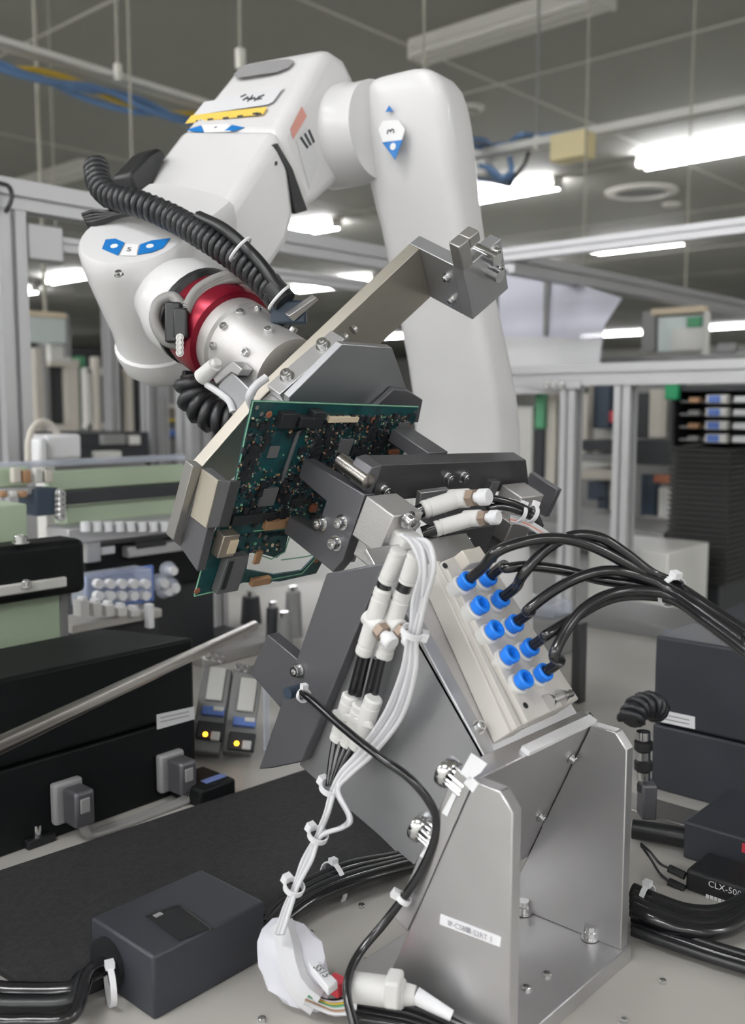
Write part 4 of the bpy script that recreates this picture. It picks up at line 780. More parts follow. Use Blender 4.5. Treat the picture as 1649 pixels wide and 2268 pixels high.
air(7, [(1168, 1352, d0 - .05), (1225, 1308, d0 - .07), (1290, 1276, d0 - .075), (1355, 1264, d0 - .07), (1425, 1280, d0 - .06)], (0, 0, -0.008), 'black air tube arching from the middle blue collar of the outer row')
air(8, [(1208, 1408, d0 - .06), (1262, 1374, d0 - .075), (1330, 1334, d0 - .08), (1395, 1318, d0 - .075)], (4, 22, 0.0), 'black air tube arching low from the fourth blue collar of the outer row')
air(9, [(1226, 1452, d0 - .07), (1252, 1398, d0 - .085), (1292, 1348, d0 - .09), (1345, 1318, d0 - .085), (1412, 1308, d0 - .075)], (2, 14, -0.008), 'black air tube rising from the lowest blue collar of the outer row')
zip_tie(D(1486, 1310, tz_), D(1560, 1356, 0.632) - D(1430, 1275, tz_ + 0.02), 0.0105, None, 'white cable tie holding the bundle of black air tubes', 0.0042, ZU)
# thin tubes and leads at the right gripper
for k in range(2): cable('gripper_tube', [D(*q) for q in ((1062 + k * 18, 1100 + k * 26, .74), (1110, 1108 + k * 14, .745), (1150, 1120 + k * 12, .75), (1182, 1140 + k * 8, .755), (1196, 1166, .76))], 0.003, 'tube_black', 'thin black air tube looping beside the right white fittings', 'tube', group='thin tubes at the right air gripper', k=6)
for k in range(2): zip_tie(D(1152 + k * 26, 1138, .752), D(1182, 1140, .755) - D(1120, 1112, .745), 0.006, None, 'white cable tie around the thin tubes beside the right gripper', 0.003, group='ties at the right gripper')
for k in range(4): cable('sensor_lead', [D(*q) for q in ((1128, 1142 + k * 4, .75), (1160, 1150 + k * 4, .752), (1190, 1166 + k * 4, .755), (1222, 1188 + k * 3, .76))], 0.0015, 'cable_white' if k != 2 else 'decal_red', 'thin pale sensor lead at the right air gripper', group='pale leads at the right air gripper', seg=6)
# white sensor cables down the column
offs = [(-10, 0), (-1, 0), (9, 2), (18, 0), (27, -2)]
for k, (ox, oy) in enumerate(offs):
    wob = (k * 37 % 11) - 5
    pts = [(xo(895 + ox * .6, 1185 + k * 2, 0.030)), xo(922 + ox, 1205 + oy, 0.032), xo(936 + ox * .9 - wob, 1260, 0.034), xo(926 + ox * .6 + wob, 1330, 0.030), xo(916 + ox * .5, 1385, 0.028), xo(908 + ox * .5, 1420, 0.026), xo(897 + ox * .8, 1490, 0.024), xo(862 + ox, 1580 + k * 2, 0.022), xo(806 + ox * .8, 1660 + k * 2, 0.024), xo(760 + ox * .4, 1708 + k * 3, 0.03), xo(738 + ox * .4, 1752, 0.034)]
    loop = [(760 + k * 4, 1800 + k * 3), (748 + k * 3, 1832)] if k > 2 else [(724 + ox * .3, 1800), (712 + ox * .3, 1830)]
    pts += [xo(*q, 0.04) for q in loop] + [xo(704 + ox * .25, 1852, 0.045), xo(676 + ox * .5, 1905, 0.055), xo(654 + ox * .2, 1962, 0.065), xo(634 + ox * .35, 2010, 0.075), xo(614 + ox * .4, 2070, 0.085)]
    cable('signal_cable', pts, 0.0017, 'cable_white' if k % 2 == 0 else 'cable_pale', 'thin white signal cable running down the column to the wrapped connector', group='white signal cables on the column', seg=7, k=6)
for k in range(4): cable('air_tube', [xo(742 + k * 14, 1640 + k * 3, 0.02), xo(734 + k * 9, 1690, 0.026), xo(728 + k * 4, 1742, 0.032)], 0.0027, 'tube_black', 'thin black air tube under the white fittings of the column', 'tube', group='thin tubes on the column')
for q, o, hd, lb in (((730, 1745), 0.033, None, 'white cable tie gathering tubes and cables below the column fittings'), ((704, 1850), 0.045, None, 'white cable tie at the loop of the signal cables'), ((651, 1965), 0.066, None, 'white cable tie with whiskers on the signal cable bundle'), ((912, 1400), 0.028, RT, 'white cable tie beside the adjusting knobs of the column')):
    zip_tie(xo(*q, o), xo(q[0] - 20, q[1] + 45, o) - xo(*q, o), 0.0062, None, lb, 0.004, hd)
# wrapped connector at the end of the signal cables
cn = onZ(660, 2180, ZT + 0.004); BG = thing('wrapped_connector', cn, 'white connector wrapped in translucent film at the end of the signal cables', 'connector')
bag = MB(); rows_ = [(624, 2048, .008, .045), (632, 2072, .015, .040), (640, 2105, .020, .034), (646, 2140, .0215, .027), (656, 2176, .019, .020), (678, 2205, .014, .014), (702, 2222, .008, .010)]
sec = []
rb = random.Random(4)
for x, y, r, h in rows_:
    c = onZ(x, y, ZT + h); sec.append([c + (RT * math.cos(2 * math.pi * i / 16) * 1.1 + (ZU * 0.55 + FH * 0.35) * math.sin(2 * math.pi * i / 16)) * r * rb.uniform(0.84, 1.12) for i in range(16)])
bag.loft(sec).build('film_wrap', 'clear_bag', BG, ang=25)
MB().tube([sum(s, V()) / 16 for s in sec], 0.009, 8).build('cable_core', 'cable_white', BG)
MB().prism([onZ(x, y, ZT + 0.03) for x, y in ((676, 2126), (694, 2118), (748, 2172), (726, 2188))], -ZU * 0.006).build('plug_tag', 'label_white', BG, 0.001)
tx = onZ(742, 2180, ZT + 0.03) - onZ(684, 2128, ZT + 0.03); text('SS15', 0.008, onZ(712, 2152, ZT + 0.0304), tx, ZU.cross(tx), 'decal_ink', BG)
MB().obox(onZ(745, 2182, ZT + 0.02), AX, AY, ZU, 0.010, 0.012, 0.010).build('red_plug', 'red_tag', BG, 0.001)
for k, c in enumerate(('cable_black', 'cable_white', 'cable_yellow', 'screen_green', 'cable_white', 'part_tan', 'cable_white')): cable('plug_wire', [onZ(690 - k * 3, 2196 + k * 4, ZT + .018), onZ(712, 2212 + k * 4, ZT + .012), onZ(740, 2216 + k * 5, ZT + .012), onZ(775, 2208 + k * 6, ZT + .016)], 0.0013, c, None, None, BG, seg=6)
# black sensor cable from the column, past the knobs, over the bench
pts = [xc(-0.024)(664, 1532), xc(-0.032)(690, 1550), xc(-0.04)(760, 1612), xc(-0.045)(840, 1676), xc(-0.04)(905, 1722), xc(-0.034)(950, 1775), xc(-0.03)(966, 1818), xc(-0.03)(962, 1860), xc(-0.032)(938, 1918), xc(-0.036)(905, 1972), xc(-0.045)(850, 2045), xc(-0.06)(800, 2105), xc(-0.075)(772, 2160), xc(-0.085)(770, 2215), xc(-0.092)(790, 2290)]
cable('sensor_cable', pts, 0.0029, 'tube_black', 'black sensor cable curving from the column past the thumb screws to the bench', seg=10, k=8)
zip_tie(xc(-0.024)(672, 1540), pts[2] - pts[0], 0.0042, None, 'white cable tie at the start of the black sensor cable', 0.003); zip_tie(xc(-0.0365)(893, 1990), pts[10] - pts[9], 0.0042, None, 'white cable tie on the black sensor cable beside the stand', 0.0035, -RT)
# bundle of pale connector and cables at the front edge
PC = thing('inline_connector', onZ(870, 2230, ZT), 'pale in-line connector lying on the cables in front of the stand', 'connector')
a, b = onZ(775, 2185, ZT + .03), onZ(920, 2205, ZT + .03); MB().lathe(a, b - a, [(0.007, 0), (0.0095, 0.003), (0.0095, 0.034), (0.008, 0.036), (0.008, (b - a).length - .012), (0.006, (b - a).length)], 16).build('shell', 'plastic_white', PC)
MB().obox(onZ(872, 2190, ZT + .036), (b - a).normalized(), ZU, (b - a).cross(ZU).normalized(), 0.010, 0.018, 0.018).build('lock_ring', 'plastic_white', PC, 0.002); MB().cyl(b, onZ(1000, 2250, ZT + .022), 0.0055, 0.0035, 12).build('cable_sleeve', 'label_white', PC)
for k in range(4): cable('front_cable', [onZ(774 + k * 2, 2205 + k * 16, ZT + .012), onZ(850, 2216 + k * 16, ZT + .01), onZ(930, 2235 + k * 16, ZT + .009), onZ(1060, 2290 + k * 18, ZT + .008)], 0.0046, 'tube_black', 'black cable lying in front of the stand, %s from the pale connector' % ORD[k], group='cables at the front edge', k=6)
zip_tie(onZ(790, 2226, ZT + .01), onZ(850, 2230, ZT) - onZ(774, 2222, ZT), 0.012, None, 'white cable tie around the cables in front of the stand', 0.004)
# thick black cables behind the signal cables
for k in range(4): cable('power_cable', [onZ(x, y, ZT + .008 + h) for x, y, h in ((930, 1890 + k * 8, .004), (860, 1905 + k * 9, .006), (780, 1920 + k * 12, .008), (700, 1950 + k * 13, .006), (630, 1990 + k * 16, .004), (585, 2040 + k * 14, .002))], 0.0062, 'tube_black' if k % 2 else 'cable_black', 'thick black power cable between mat and stand, %s from the mat' % ORD[k], group='power cables between mat and stand', seg=10)
zip_tie(onZ(738, 1955, ZT + .01), onZ(700, 1968, ZT) - onZ(780, 1940, ZT), 0.0165, None, 'white cable tie around the thick power cables on the bench', 0.004, ZU)
for k, (y0, m) in enumerate(((2175, 'tube_black'), (2190, 'cable_black'), (2215, 'tube_black'))): cable('box_cable', [onZ(-420, y0 - 60 + k * 14, ZT + .012), onZ(-60, y0 + 10 + k * 14, ZT + .012), onZ(60, y0 + 22 + k * 12, ZT + .012), onZ(160, y0 + 18 + k * 8, ZT + .014), V((f0.x - 0.02, f2.y - 0.018 - k * .004, ZT + .016 + k * .004)), V((f0.x, f2.y - 0.02, ZT + .02))], 0.0066 - k * .001, m, 'black cable entering the notched black box, %s from the mat' % ORD[k], group='cables of the notched box', seg=10)
zip_tie(onZ(244, 2182, ZT + .014), onZ(300, 2160, ZT) - onZ(160, 2195, ZT), 0.0125, None, 'white cable tie on the cables at the end of the notched box', 0.004, ZU)
# cables on the right of the stand
for k in range(7):
    y = 1972 + k * 14
    way = ((1400, y, .012), (1450, y + 22, .010), (1520, y + 46, .006), (1590, y + 48, .004), (1650, y + 22, .006), (1720, y - 25, .010), (1800, y - 80, .012), (1900, y - 130, .008)) if k < 4 else ((1400, y + 6, 0), (1450, y + 24, 0), (1520, y + 48, 0), (1600, y + 74, 0), (1680, y + 98, 0), (1780, y + 128, 0), (1900, y + 164, 0))
    cable('power_cable', [onZ(x, yy, ZT + .009 + h) for x, yy, h in way], 0.0062 if k < 4 else 0.004, 'tube_black' if k % 2 else 'cable_black', 'black cable on the bench beside the stand, %s from the lettered sensor' % ORD[k], group='power cables beside the stand', seg=10)
zip_tie(onZ(1432, 1990, ZT + .02), onZ(1500, 2010, ZT) - onZ(1405, 1975, ZT), 0.010, None, 'white cable tie on the cables beside the stand', 0.004)
# ================================================================== machines standing behind the bench
def rectY(x0, x1, y0, y1, b):          # front face in a plane of constant Y: X and Z limits
    ym, xm = (y0 + y1) / 2, (x0 + x1) / 2
    return onY(x0, ym, b).x, onY(x1, ym, b).x, onY(xm, y1, b).z, onY(xm, y0, b).z
def rectX(x0, x1, y0, y1, a):
    ym, xm = (y0 + y1) / 2, (x0 + x1) / 2
    return onX(x1, ym, a).y, onX(x0, ym, a).y, onX(xm, y1, a).z, onX(xm, y0, a).z
def by(name, x0, x1, y0, y1, b, t, m, parent, bevel=0.002, z0=None):
    a0, a1, zl, zh = rectY(x0, x1, y0, y1, b); return MB().box((a0, b, zl if z0 is None else z0), (a1, b + t, zh)).build(name, m, parent, bevel)
def bx(name, x0, x1, y0, y1, a, t, m, parent, bevel=0.002, z0=None):
    b0, b1, zl, zh = rectX(x0, x1, y0, y1, a); return MB().box((a, b0, zl if z0 is None else z0), (a + t, b1, zh)).build(name, m, parent, bevel)
def mach(name, label, cat, p): return thing(name, p, label, cat)
# conveyor unit with green rail, on the bench behind the black case
b = 1.22; p = onY(230, 1330, b); CV = mach('conveyor_unit', 'conveyor unit with pale green rail and black body behind the equipment case', 'conveyor', (p.x, b + .1, ZT))
by('green_rail', 108, 410, 1036, 1078, b + .06, 0.012, 'green_plastic', CV); by('clear_rail', -30, 412, 1016, 1030, b + .055, 0.02, 'clear_plastic', CV); by('green_rail', -60, 62, 1036, 1080, b + .05, 0.012, 'green_plastic', CV)
by('side_beam', 130, 420, 1080, 1108, b + .04, 0.03, 'machine_dark', CV); by('end_block', 80, 130, 1082, 1142, b + .02, 0.05, 'machine_navy', CV); by('deck', 150, 420, 1112, 1150, b + .05, 0.04, 'green_plastic', CV); by('bracket', -40, 80, 1082, 1100, b + .03, 0.03, 'profile_alu', CV)
for k in range(5): bolt(onY(132, 1095 + k * 12, b + .018), -AY, 0.006, CV)
by('roller_frame', 150, 420, 1158, 1192, b - .01, 0.06, 'profile_alu', CV)
for k in range(9): MB().cyl(onY(186 + k * 25, 1170, b - .016) + V((0, -.004, -.004)), onY(186 + k * 25, 1170, b - .016) + V((0, -.004, .010)), 0.007, seg=12).build('roller', 'nylon_white', CV)
by('body', 190, 474, 1196, 1345, b + .02, 0.10, 'black_glossy', CV, z0=ZT + .12); by('body_foot', 190, 474, 1300, 1350, b + .04, 0.08, 'machine_dark', CV, z0=ZT)
by('plate', 285, 410, 1204, 1228, b - .0, 0.02, 'profile_alu', CV); by('plate', 305, 370, 1198, 1212, b - .004, 0.02, 'machine_dark', CV); by('plate', 192, 224, 1190, 1246, b - .002, 0.02, 'profile_alu', CV); by('name_label', 224, 256, 1210, 1228, b + .016, 0.004, 'label_white', CV)
for k in range(4):
    by('terminal', -20 + k * 22, -4 + k * 22, 1088, 1062 + 40, b + .01, 0.01, 'part_tan' if k % 2 else 'machine_white', CV)
# bits along the green rail
for k, (x, m) in enumerate(((30, 'plastic_beige'), (52, 'part_tan'), (78, 'machine_white'), (100, 'plastic_beige'))): by('rail_fitting', x, x + 18, 1036 + (k % 2) * 6, 1070, b + .02, 0.012, m, CV)
# clear valve block and its neighbours
VB = mach('flow_meter_block', 'clear plastic block with round windows beside the black rounded bar', 'valve block', onZ(290, 1420, ZT)); bb = 1.12
by('block', 192, 338, 1268, 1338, bb, 0.04, 'clear_plastic', VB)
for k in range(5):
    for j in range(2): MB().cyl(onY(212 + k * 26, 1292 + j * 26, bb - .001), onY(212 + k * 26, 1292 + j * 26, bb - .001) - AY * 0.010, 0.0065, seg=14).build('window', 'nylon_white', VB)
by('back_plate', 190, 342, 1262, 1345, bb + .04, 0.006, 'blue_tag', VB)
JB = mach('clear_valve', 'clear plastic valve cluster on the conveyor body', 'valve', onY(365, 1312, bb + .06))
for k, (x, y, r) in enumerate(((352, 1290, .014), (372, 1262, .013), (376, 1300, .015), (362, 1308, .012))): MB().ball(onY(x, y, bb + .05), r, 12, 8).build('chamber', 'clear_plastic', JB); MB().cyl(onY(x, y, bb + .05), onY(x, y, bb + .05) - AY * 0.016, r * .5, seg=10).build('port', 'nylon_white', JB)
# white valves in a row on a plate
VR = mach('valve_row', 'row of small white valves on a pale plate behind the black case', 'valves', onZ(240, 1390, ZT)); b2 = 1.08
by('plate', 160, 360, 1366, 1386, b2 + .01, 0.06, 'table_paint', VR); by('plate_foot', 170, 350, 1384, 1400, b2 + .03, 0.02, 'machine_dark', VR, z0=ZT)
for k in range(5): by('valve', 180 + k * 28, 198 + k * 28, 1330 + k * 5, 1366, b2, 0.02, 'plastic_white', VR, 0.001); by('cap', 184 + k * 28, 194 + k * 28, 1322 + k * 5, 1334 + k * 5, b2 + .003, 0.014, 'nylon_white', VR, 0.001)
by('standpipe', 330, 342, 1338, 1392, b2 - .004, 0.012, 'nylon_white', VR, 0.001)
# black rounded bar over a pale green tank
TK = mach('tank_unit', 'pale green tank under a black rounded bar behind the equipment case', 'machine', (0.55, 1.05, ZT)); b3 = 0.99
by('bar', -60, 192, 1206, 1332, b3, 0.05, 'black_glossy', TK, 0.008); by('tank', -60, 134, 1310, 1412, b3 + .03, 0.08, 'green_plastic', TK, z0=ZT); by('rim', -60, 150, 1292, 1316, b3 - .004, 0.1, 'machine_white', TK); by('side_post', 134, 152, 1316, 1412, b3 + .03, 0.05, 'machine_grey', TK, z0=ZT)
by('housing', -60, 62, 1120, 1206, b3 + .04, 0.06, 'green_plastic', TK); bolt(onY(46, 1203, b3 - .002), ZU, 0.007, TK); bolt(onY(58, 1300, b3 - .004), ZU, 0.006, TK)
# aluminium stand and dark fittings behind the board
SP_ = mach('profile_stand', 'short aluminium profile stand on the bench behind the circuit board', 'stand', onZ(482, 1395, ZT)); q = onZ(482, 1395, ZT)
profile('bar', (q.x, q.y, ZT), (q.x, q.y, ZT + .2), 0.028, SP_); MB().box(q + V((-.03, -.03, 0)), q + V((.03, .03, .008))).build('foot', 'profile_alu', SP_, 0.002)
SC_ = mach('black_fitting_group', 'dark gripper fittings standing on the bench behind the column', 'fitting', onZ(620, 1430, ZT))
for k, (x, y, w_, h) in enumerate(((604, 1398, .012, .07), (630, 1408, .014, .06), (556, 1340, .02, .05), (650, 1370, .016, .08))): q = onZ(x, y + 40, ZT); MB().cyl(q, q + ZU * h, w_, w_ * .8, 14).build('fitting', 'machine_grey' if k % 2 else 'machine_dark', SC_); MB().cyl(q + ZU * h, q + ZU * (h + .01), w_ * .5, seg=10).build('cap', 'chrome', SC_)
for k, (x, y, L, lb) in enumerate(((512, 1452, 0.16, 'grey steel block lying behind the rod tip'), (470, 1418, 0.1, 'low dark linkage block on the bench under the rod tip'))):
    q = onZ(x, y, ZT); MB().box(q + V((-L / 2, -.03, 0)), q + V((L / 2, .03, .018 - k * .004))).build('steel_block', 'aluminium_dull' if k == 0 else 'machine_dark', None, 0.002, label=lb, cat='block')

# ------------------------------------------------------------------ distant machines on the wrist side
def cabinet(d, label, items, foot, hang=False):
    p = D(*foot, d); b = p.y; t = mach('machine_cabinet', label, 'machine', (p.x, b, 0))
    for n, x0, x1, y0, y1, o, th, m in items: by(n, x0, x1, y0, y1, b + o, th, m, t, 0.003)
    ex = [rectY(q[1], q[2], q[3], q[4], b + q[5]) for q in items]; xa, xb, zl = min(e[0] for e in ex), max(e[1] for e in ex), min(e[2] for e in ex)
    if hang: MB().cyl(((xa + xb) / 2, b + .02, zl + .1), ((xa + xb) / 2, b + .02, ZCEIL), 0.008, seg=8).build('hanger_rod', 'rod_grey', t)
    else: MB().box((xa, b + .12, 0), (xb, b + .3, zl + .002)).build('plinth', 'machine_grey', t)
    return t
cabinet(4.6, 'distant machine with dark panels and pale posts seen past the robot wrist', [('frame', 40, 250, 770, 1060, .5, .05, 'machine_dark'), ('panel', 44, 96, 770, 985, .42, .06, 'machine_dark'), ('post', 80, 98, 770, 955, .3, .06, 'plastic_beige'), ('panel', 100, 112, 748, 960, .28, .06, 'machine_grey'), ('panel', 112, 150, 815, 955, .3, .06, 'machine_dark'), ('door', 148, 176, 805, 955, .26, .06, 'plastic_beige'), ('header', 110, 176, 795, 812, .25, .06, 'plastic_beige'), ('sill', 112, 176, 940, 956, .25, .06, 'plastic_beige'), ('panel', 176, 192, 790, 960, .3, .06, 'screen_green'), ('window_frame', 192, 262, 815, 830, .2, .05, 'machine_white'), ('window_frame', 192, 204, 815, 950, .2, .05, 'machine_white'), ('window_frame', 212, 224, 790, 960, .18, .05, 'plastic_beige'), ('window_frame', 244, 262, 815, 950, .2, .05, 'machine_white'), ('window_frame', 192, 262, 938, 950, .2, .05, 'machine_white'), ('panel', 200, 250, 825, 945, .26, .04, 'machine_navy'), ('post', 284, 296, 815, 990, .2, .05, 'plastic_beige'), ('panel', 262, 310, 800, 1000, .4, .05, 'machine_dark')], (150, 1060))
cabinet(3.8, 'grey sign board with pale top hanging over the distant machines', [('board', 54, 146, 700, 760, 0, .03, 'screen_pale'), ('top', 52, 148, 690, 702, -.01, .05, 'part_cream'), ('side', 146, 156, 695, 790, 0, .05, 'machine_grey'), ('panel', 112, 158, 740, 800, .02, .04, 'machine_white')], (100, 800), True)
cabinet(2.6, 'dark control desk with pale keys on the far side of the conveyor', [('desk', 38, 330, 960, 1020, .1, .3, 'machine_dark'), ('box', 228, 280, 962, 985, .08, .05, 'machine_grey'), ('box', 290, 312, 965, 985, .08, .05, 'machine_white'), ('tray', 205, 270, 1000, 1018, .02, .05, 'machine_white'), ('switch', 165, 205, 998, 1020, .0, .05, 'machine_dark')], (180, 1040))
PD_ = mach('parts_dispenser', 'white plastic dispenser box with hose above the green rail', 'dispenser', D(140, 1030, 1.62)); q = D(140, 1020, 1.62)
by('box', 102, 182, 962, 1018, q.y, 0.06, 'nylon_white', PD_, 0.006); by('neck', 86, 108, 970, 1030, q.y - .01, 0.04, 'nylon_white', PD_, 0.006); by('leg', 98, 122, 1018, 1060, q.y, 0.03, 'machine_white', PD_, z0=ZT)
cable('hose', [onY(x, y, q.y + .02) for x, y in ((62, 1020), (64, 975), (76, 944), (96, 934), (116, 944), (128, 962))], 0.006, 'plastic_beige', None, None, PD_, seg=8)
cabinet(3.4, 'distant shelf stand with yellow and violet parts behind the hose end', [('back', 372, 420, 830, 1010, .1, .04, 'machine_grey'), ('shelf', 370, 420, 928, 934, .05, .06, 'cable_yellow'), ('shelf', 370, 420, 952, 966, .05, .06, 'blue_tag'), ('shelf', 330, 420, 978, 986, .0, .06, 'machine_grey'), ('marker', 350, 366, 972, 984, -.02, .03, 'cable_yellow'), ('shelf', 372, 420, 896, 904, .05, .06, 'machine_white')], (400, 1010))

# ------------------------------------------------------------------ rack side
# hanging plastic sheet and display beyond the beam
sp = onX(1110, 700, XR + .35); SH = mach('plastic_sheet', 'hanging milky plastic sheet under the aluminium rail beside the robot arm', 'plastic sheet', (XR + .35, sp.y, onX(1240, 800, XR + .35).z))
fx = lambda x, y: onX(x, y, XR + .35)
MB().prism([fx(*q) for q in ((1104, 606), (1200, 604), (1376, 660), (1338, 720), (1326, 806), (1104, 812))], AX * 0.004).build('sheet', 'sheet_clear', SH, smooth=False); MB().prism([fx(*q) - AX * .01 for q in ((1208, 610), (1220, 612), (1214, 745), (1206, 745))], AX * 0.006).build('hanger', 'machine_grey', SH)
MB().prism([fx(*q) - AX * .006 for q in ((1104, 744), (1334, 752), (1328, 808), (1104, 812))], AX * 0.002).build('lower_flap', 'decal_paper', SH, smooth=False)
DP = mach('status_display', 'pale status display board with green mark above the beam', 'display', onX(1512, 790, XR + .9))
bx('screen', 1456, 1562, 700, 778, XR + .9, .03, 'screen_pale', DP); bx('mark', 1520, 1552, 702, 724, XR + .89, .01, 'screen_green', DP); bx('lower_screen', 1486, 1562, 726, 776, XR + .89, .01, 'machine_white', DP); bx('header', 1440, 1556, 680, 694, XR + .88, .04, 'part_cream', DP); bx('arm', 1420, 1450, 690, 780, XR + .92, .03, 'machine_grey', DP)
bx('side_post', 1556, 1566, 690, 790, XR + .88, .02, 'machine_white', DP)
HB_ = mach('handle_bar', 'dark machine edge with rounded handle above the aluminium beam', 'machine', onX(1500, 805, XR + .6)); bx('edge', 1330, 1720, 786, 800, XR + .6, .05, 'machine_grey', HB_); bx('handle', 1580, 1625, 758, 786, XR + .6, .04, 'machine_grey', HB_, 0.01); bx('cover', 1622, 1720, 770, 790, XR + .62, .05, 'machine_grey', HB_, 0.006)
for k, (q, lb) in enumerate((((1290, 480, 640), 'thin pale rod hanging above the plastic sheet'), ((1515, 520, 690), 'pale wide rod hanging above the status display side post'))):
    p = onX(q[0], q[2], XR + 1.4 + .2 * k); MB().cyl((p.x, p.y, p.z), (p.x, p.y, ZCEIL), 0.004 if k < 3 else 0.007, seg=8).build('hanging_rod', 'rod_grey', None, label=lb, cat='rod')
# second lower beam and bracket at the robot arm
lb0 = onX(1130, 852, XR + .12); profile('frame_beam', (XR + .12, onX(1285, 850, XR + .12).y, lb0.z), (XR + .12, onX(1080, 852, XR + .12).y, lb0.z), 0.05, label='short lower aluminium beam with bracket beside the robot arm')
BR = mach('corner_plate', 'small black corner bracket with screws under the aluminium beam', 'bracket', onX(1225, 862, XR - .02))
bx('plate', 1190, 1285, 842, 862, XR - .03, .006, 'profile_alu', BR)
for k in range(3): bolt(onX(1212 + k * 16, 852, XR - .032), -AX, 0.007, BR, 'screw')
# distant machines between the posts
def cabx(a, label, items, foot):
    p = onX(*foot, a); t = mach('machine_cabinet', label, 'machine', (a, p.y, 0))
    for n, x0, x1, y0, y1, o, th, m in items: bx(n, x0, x1, y0, y1, a + o, th, m, t, 0.003)
    ex = [rectX(q[1], q[2], q[3], q[4], a + q[5]) for q in items]; MB().box((a + .1, min(e[0] for e in ex), 0), (a + .25, max(e[1] for e in ex), min(e[2] for e in ex) + .002)).build('plinth', 'machine_grey', t)
    return t
cabx(3.4, 'distant machine with dark window and red mark between the two rack posts', [('wall', 1280, 1384, 850, 1040, .3, .1, 'machine_white'), ('window', 1306, 1348, 850, 950, .2, .06, 'machine_navy'), ('post', 1284, 1300, 850, 1010, .15, .06, 'plastic_beige'), ('mark', 1348, 1368, 910, 936, .15, .03, 'red_tag'), ('deck', 1284, 1384, 976, 1000, .05, .2, 'machine_dark'), ('deck', 1284, 1384, 1006, 1024, .05, .2, 'machine_grey'), ('bench', 1284, 1360, 1040, 1062, .0, .2, 'plastic_beige'), ('dark_part', 1300, 1342, 1066, 1108, .1, .1, 'machine_navy'), ('dark_part', 1322, 1342, 1100, 1150, .1, .1, 'machine_navy'), ('panel', 1284, 1384, 1060, 1160, .25, .05, 'machine_grey'), ('panel', 1342, 1360, 1064, 1150, .12, .05, 'machine_white'), ('red_part', 1350, 1362, 1135, 1152, .08, .03, 'red_tag')], (1330, 1180))
cabx(3.1, 'distant machine with beige strips beside the black tray stack', [('wall', 1400, 1490, 850, 1180, .3, .1, 'machine_grey'), ('strip', 1436, 1462, 862, 970, .15, .05, 'plastic_beige'), ('dark_part', 1410, 1436, 870, 970, .2, .05, 'machine_dark'), ('deck', 1404, 1482, 976, 1030, .1, .1, 'machine_dark'), ('panel', 1418, 1450, 1052, 1150, .15, .05, 'machine_navy'), ('orange_part', 1446, 1478, 1052, 1070, .1, .03, 'part_copper'), ('panel', 1456, 1480, 1080, 1150, .15, .05, 'machine_white'), ('panel', 1400, 1480, 1150, 1165, .05, .1, 'machine_white')], (1440, 1190))
cabx(2.7, 'grey machine column with green strip just past the robot arm', [('column', 1140, 1178, 900, 1050, .1, .1, 'machine_white'), ('strip', 1184, 1204, 872, 950, .1, .04, 'screen_green'), ('dark_strip', 1184, 1200, 950, 1060, .1, .04, 'machine_dark'), ('column', 1204, 1228, 870, 1080, .12, .06, 'plastic_beige'), ('panel', 1226, 1256, 868, 1130, .14, .06, 'machine_grey'), ('header', 1136, 1285, 858, 872, .02, .05, 'machine_dark')], (1190, 1100))
LT = cabx(2.45, 'pale machine bed under the two rack posts', [('bed', 1150, 1470, 1165, 1190, .0, .3, 'machine_grey'), ('front', 1150, 1480, 1188, 1230, .05, .3, 'machine_dark')], (1300, 1240))
# white cabinet and grey bench behind the air tubes
WC = mach('white_cabinet', 'plain white cabinet behind the black air tubes', 'cabinet', (2.2, onX(1400, 1300, 2.12).y, 0))
MB().box((2.12, onX(1478, 1260, 2.12).y, 0), (2.35, onX(1302, 1260, 2.12).y, onX(1400, 1215, 2.12).z)).build('body', 'machine_white', WC, 0.004)
GB = mach('side_bench', 'lower grey side bench with blue folder behind the control box', 'bench', (1.68, 0.4, 0)); MB().box((1.57, -0.6, 0), (1.74, 0.9, ZT + .02)).build('top', 'machine_grey', GB, 0.004)
fp0 = onZ(1530, 1380, ZT + .021); MB().prism([onZ(*q, ZT + .021) for q in ((1470, 1404), (1590, 1372), (1640, 1378), (1600, 1404))], ZU * 0.003).build('folder', 'blue_tag', None, label='flat blue folder on the side bench behind the tall control box', cat='folder')
GM = mach('grey_motor_box', 'grey box with clear cover standing behind the manifold tubes', 'box', onZ(1185, 1420, ZT)); q = onZ(1190, 1440, ZT)
MB().box(q + V((-.03, -.05, 0)), q + V((.05, .05, .06))).build('body', 'machine_grey', GM, 0.004); MB().box(q + V((-.02, -.04, .06)), q + V((.04, .04, .085))).build('cover', 'clear_plastic', GM, 0.003)
FB = onZ(1280, 1560, ZT); MB().box((FB.x, FB.y, ZT), (FB.x + .02, FB.y + .012, ZT + .11)).build('upright_bar', 'anodised_black', None, 0.001, label='dark upright flat bar on the bench behind the manifold', cat='bar')
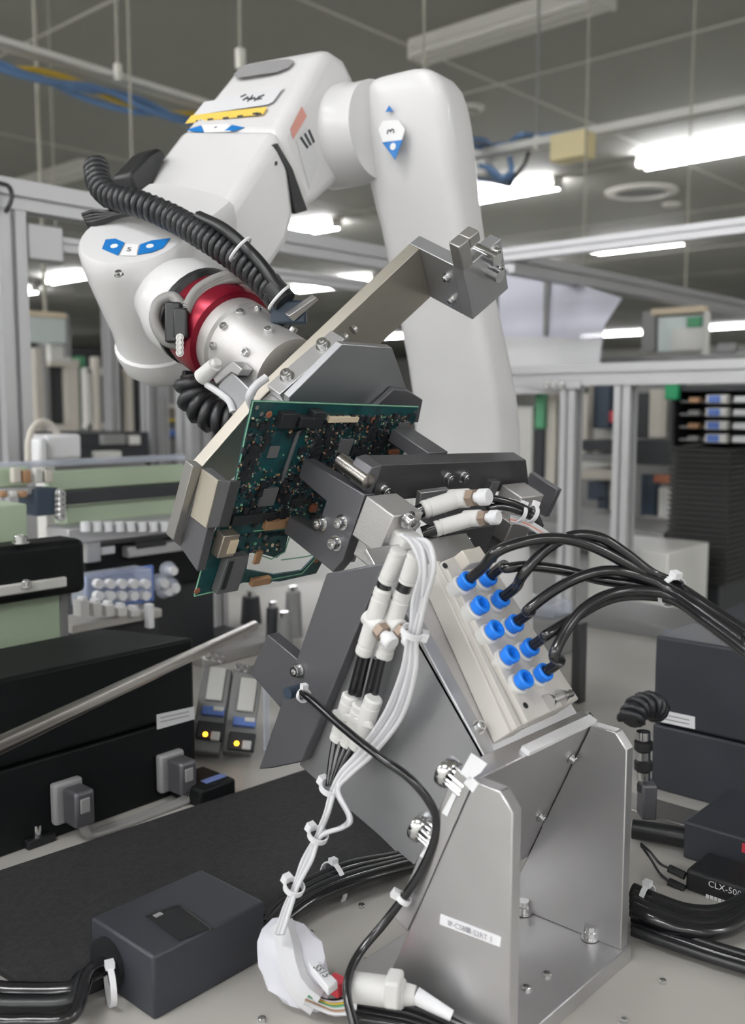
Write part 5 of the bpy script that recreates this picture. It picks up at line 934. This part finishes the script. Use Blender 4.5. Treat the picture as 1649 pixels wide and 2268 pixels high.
# stack of black trays on the rack side
XT = 2.42; y0t, y1t = onX(1612, 1100, XT).y, onX(1482, 1100, XT).y; zt0 = onX(1545, 1292, XT).z; zt1 = onX(1545, 990, XT).z; nt = 26; pt = (zt1 - zt0) / nt
proto = None
def tray_mesh():
    b = MB(); w_, l_, h = (y1t - y0t), 0.34, pt
    b.box((0, 0, 0), (l_, w_, h * .45)); b.box((-.004, -.004, h * .45), (l_ + .004, w_ + .004, h * .82)); return unit('tray', b, 'tray_black', 20)
TM = tray_mesh()
for k in range(nt):
    o = bpy.data.objects.new('component_tray', TM); COL.objects.link(o); o.location = (XT + (k * 7 % 3) * .001, y0t, zt0 + k * pt); tag(o, ('flat black component tray, %s from the base of the tall stack' % ORD[k]), 'tray', 'stacked black trays')
SR = mach('tray_stand', 'dark base carrying the tall stack of black trays', 'stand', (XT + .17, (y0t + y1t) / 2, 0)); MB().box((XT + .02, y0t + .02, 0), (XT + .3, y1t - .02, zt0)).build('body', 'machine_dark', SR, 0.003)
# magazine of boards with blue and white tabs on top
zm0 = zt0 + nt * pt; zm1 = onX(1545, 866, XT).z; MG = mach('board_magazine', 'open black magazine holding four boards with blue and white tabs', 'magazine', (XT + .15, (y0t + y1t) / 2, zm0))
MB().box((XT + .16, y0t - .12, zm0), (XT + .34, y1t, zm1)).build('back', 'machine_dark', MG); MB().box((XT, y1t - .006, zm0), (XT + .16, y1t + .004, zm1)).build('side', 'black_paint', MG); MB().box((XT - .01, y0t - .12, zm1), (XT + .34, y1t + .01, zm1 + .014)).build('roof', 'machine_dark', MG)
for k in range(4):
    z = zm0 + (zm1 - zm0) * (0.10 + k * 0.23); MB().box((XT + .02, y0t - .1, z), (XT + .2, y1t - .012, z + .006)).build('board', 'machine_grey', MG)
    yt = onX(1584, 1000, XT).y; MB().box((XT - .012, yt - .028, z - .002), (XT + .02, yt + .026, z + .02)).build('tab', 'machine_white', MG, 0.003); MB().box((XT - .014, yt - .012, z), (XT - .011, yt + .018, z + .018)).build('tab_mark', 'blue_tag', MG); yq2 = onX(1640, 1000, XT).y; MB().box((XT - .01, yq2 - .03, z), (XT + .02, yq2 + .02, z + .016)).build('tab', 'decal_paper', MG, 0.003)
    y3 = onX(1535, 1000, XT).y; MB().box((XT - .006, y3 - .012, z), (XT + .02, y3 + .016, z + .014)).build('clip', 'part_tan' if k % 2 else 'machine_grey', MG, 0.002)
p = onX(1489, 866, XT - .02); MB().box((XT - .03, p.y - .017, p.z - .022), (XT - .01, p.y + .017, p.z + .018)).build('green_tag', 'green_sign', None, 0.002, label='green tag at the top corner of the board magazine', cat='tag')
cabx(2.75, 'dark machine frame on the far side of the tray stack', [('post', 1622, 1640, 1000, 1330, .0, .05, 'machine_dark'), ('panel', 1636, 1720, 990, 1330, .1, .05, 'machine_grey'), ('orange_part', 1638, 1720, 1066, 1078, .05, .03, 'part_copper'), ('part', 1630, 1720, 1160, 1200, .05, .05, 'machine_white'), ('part', 1630, 1720, 1240, 1260, .05, .05, 'machine_white')], (1650, 1330))
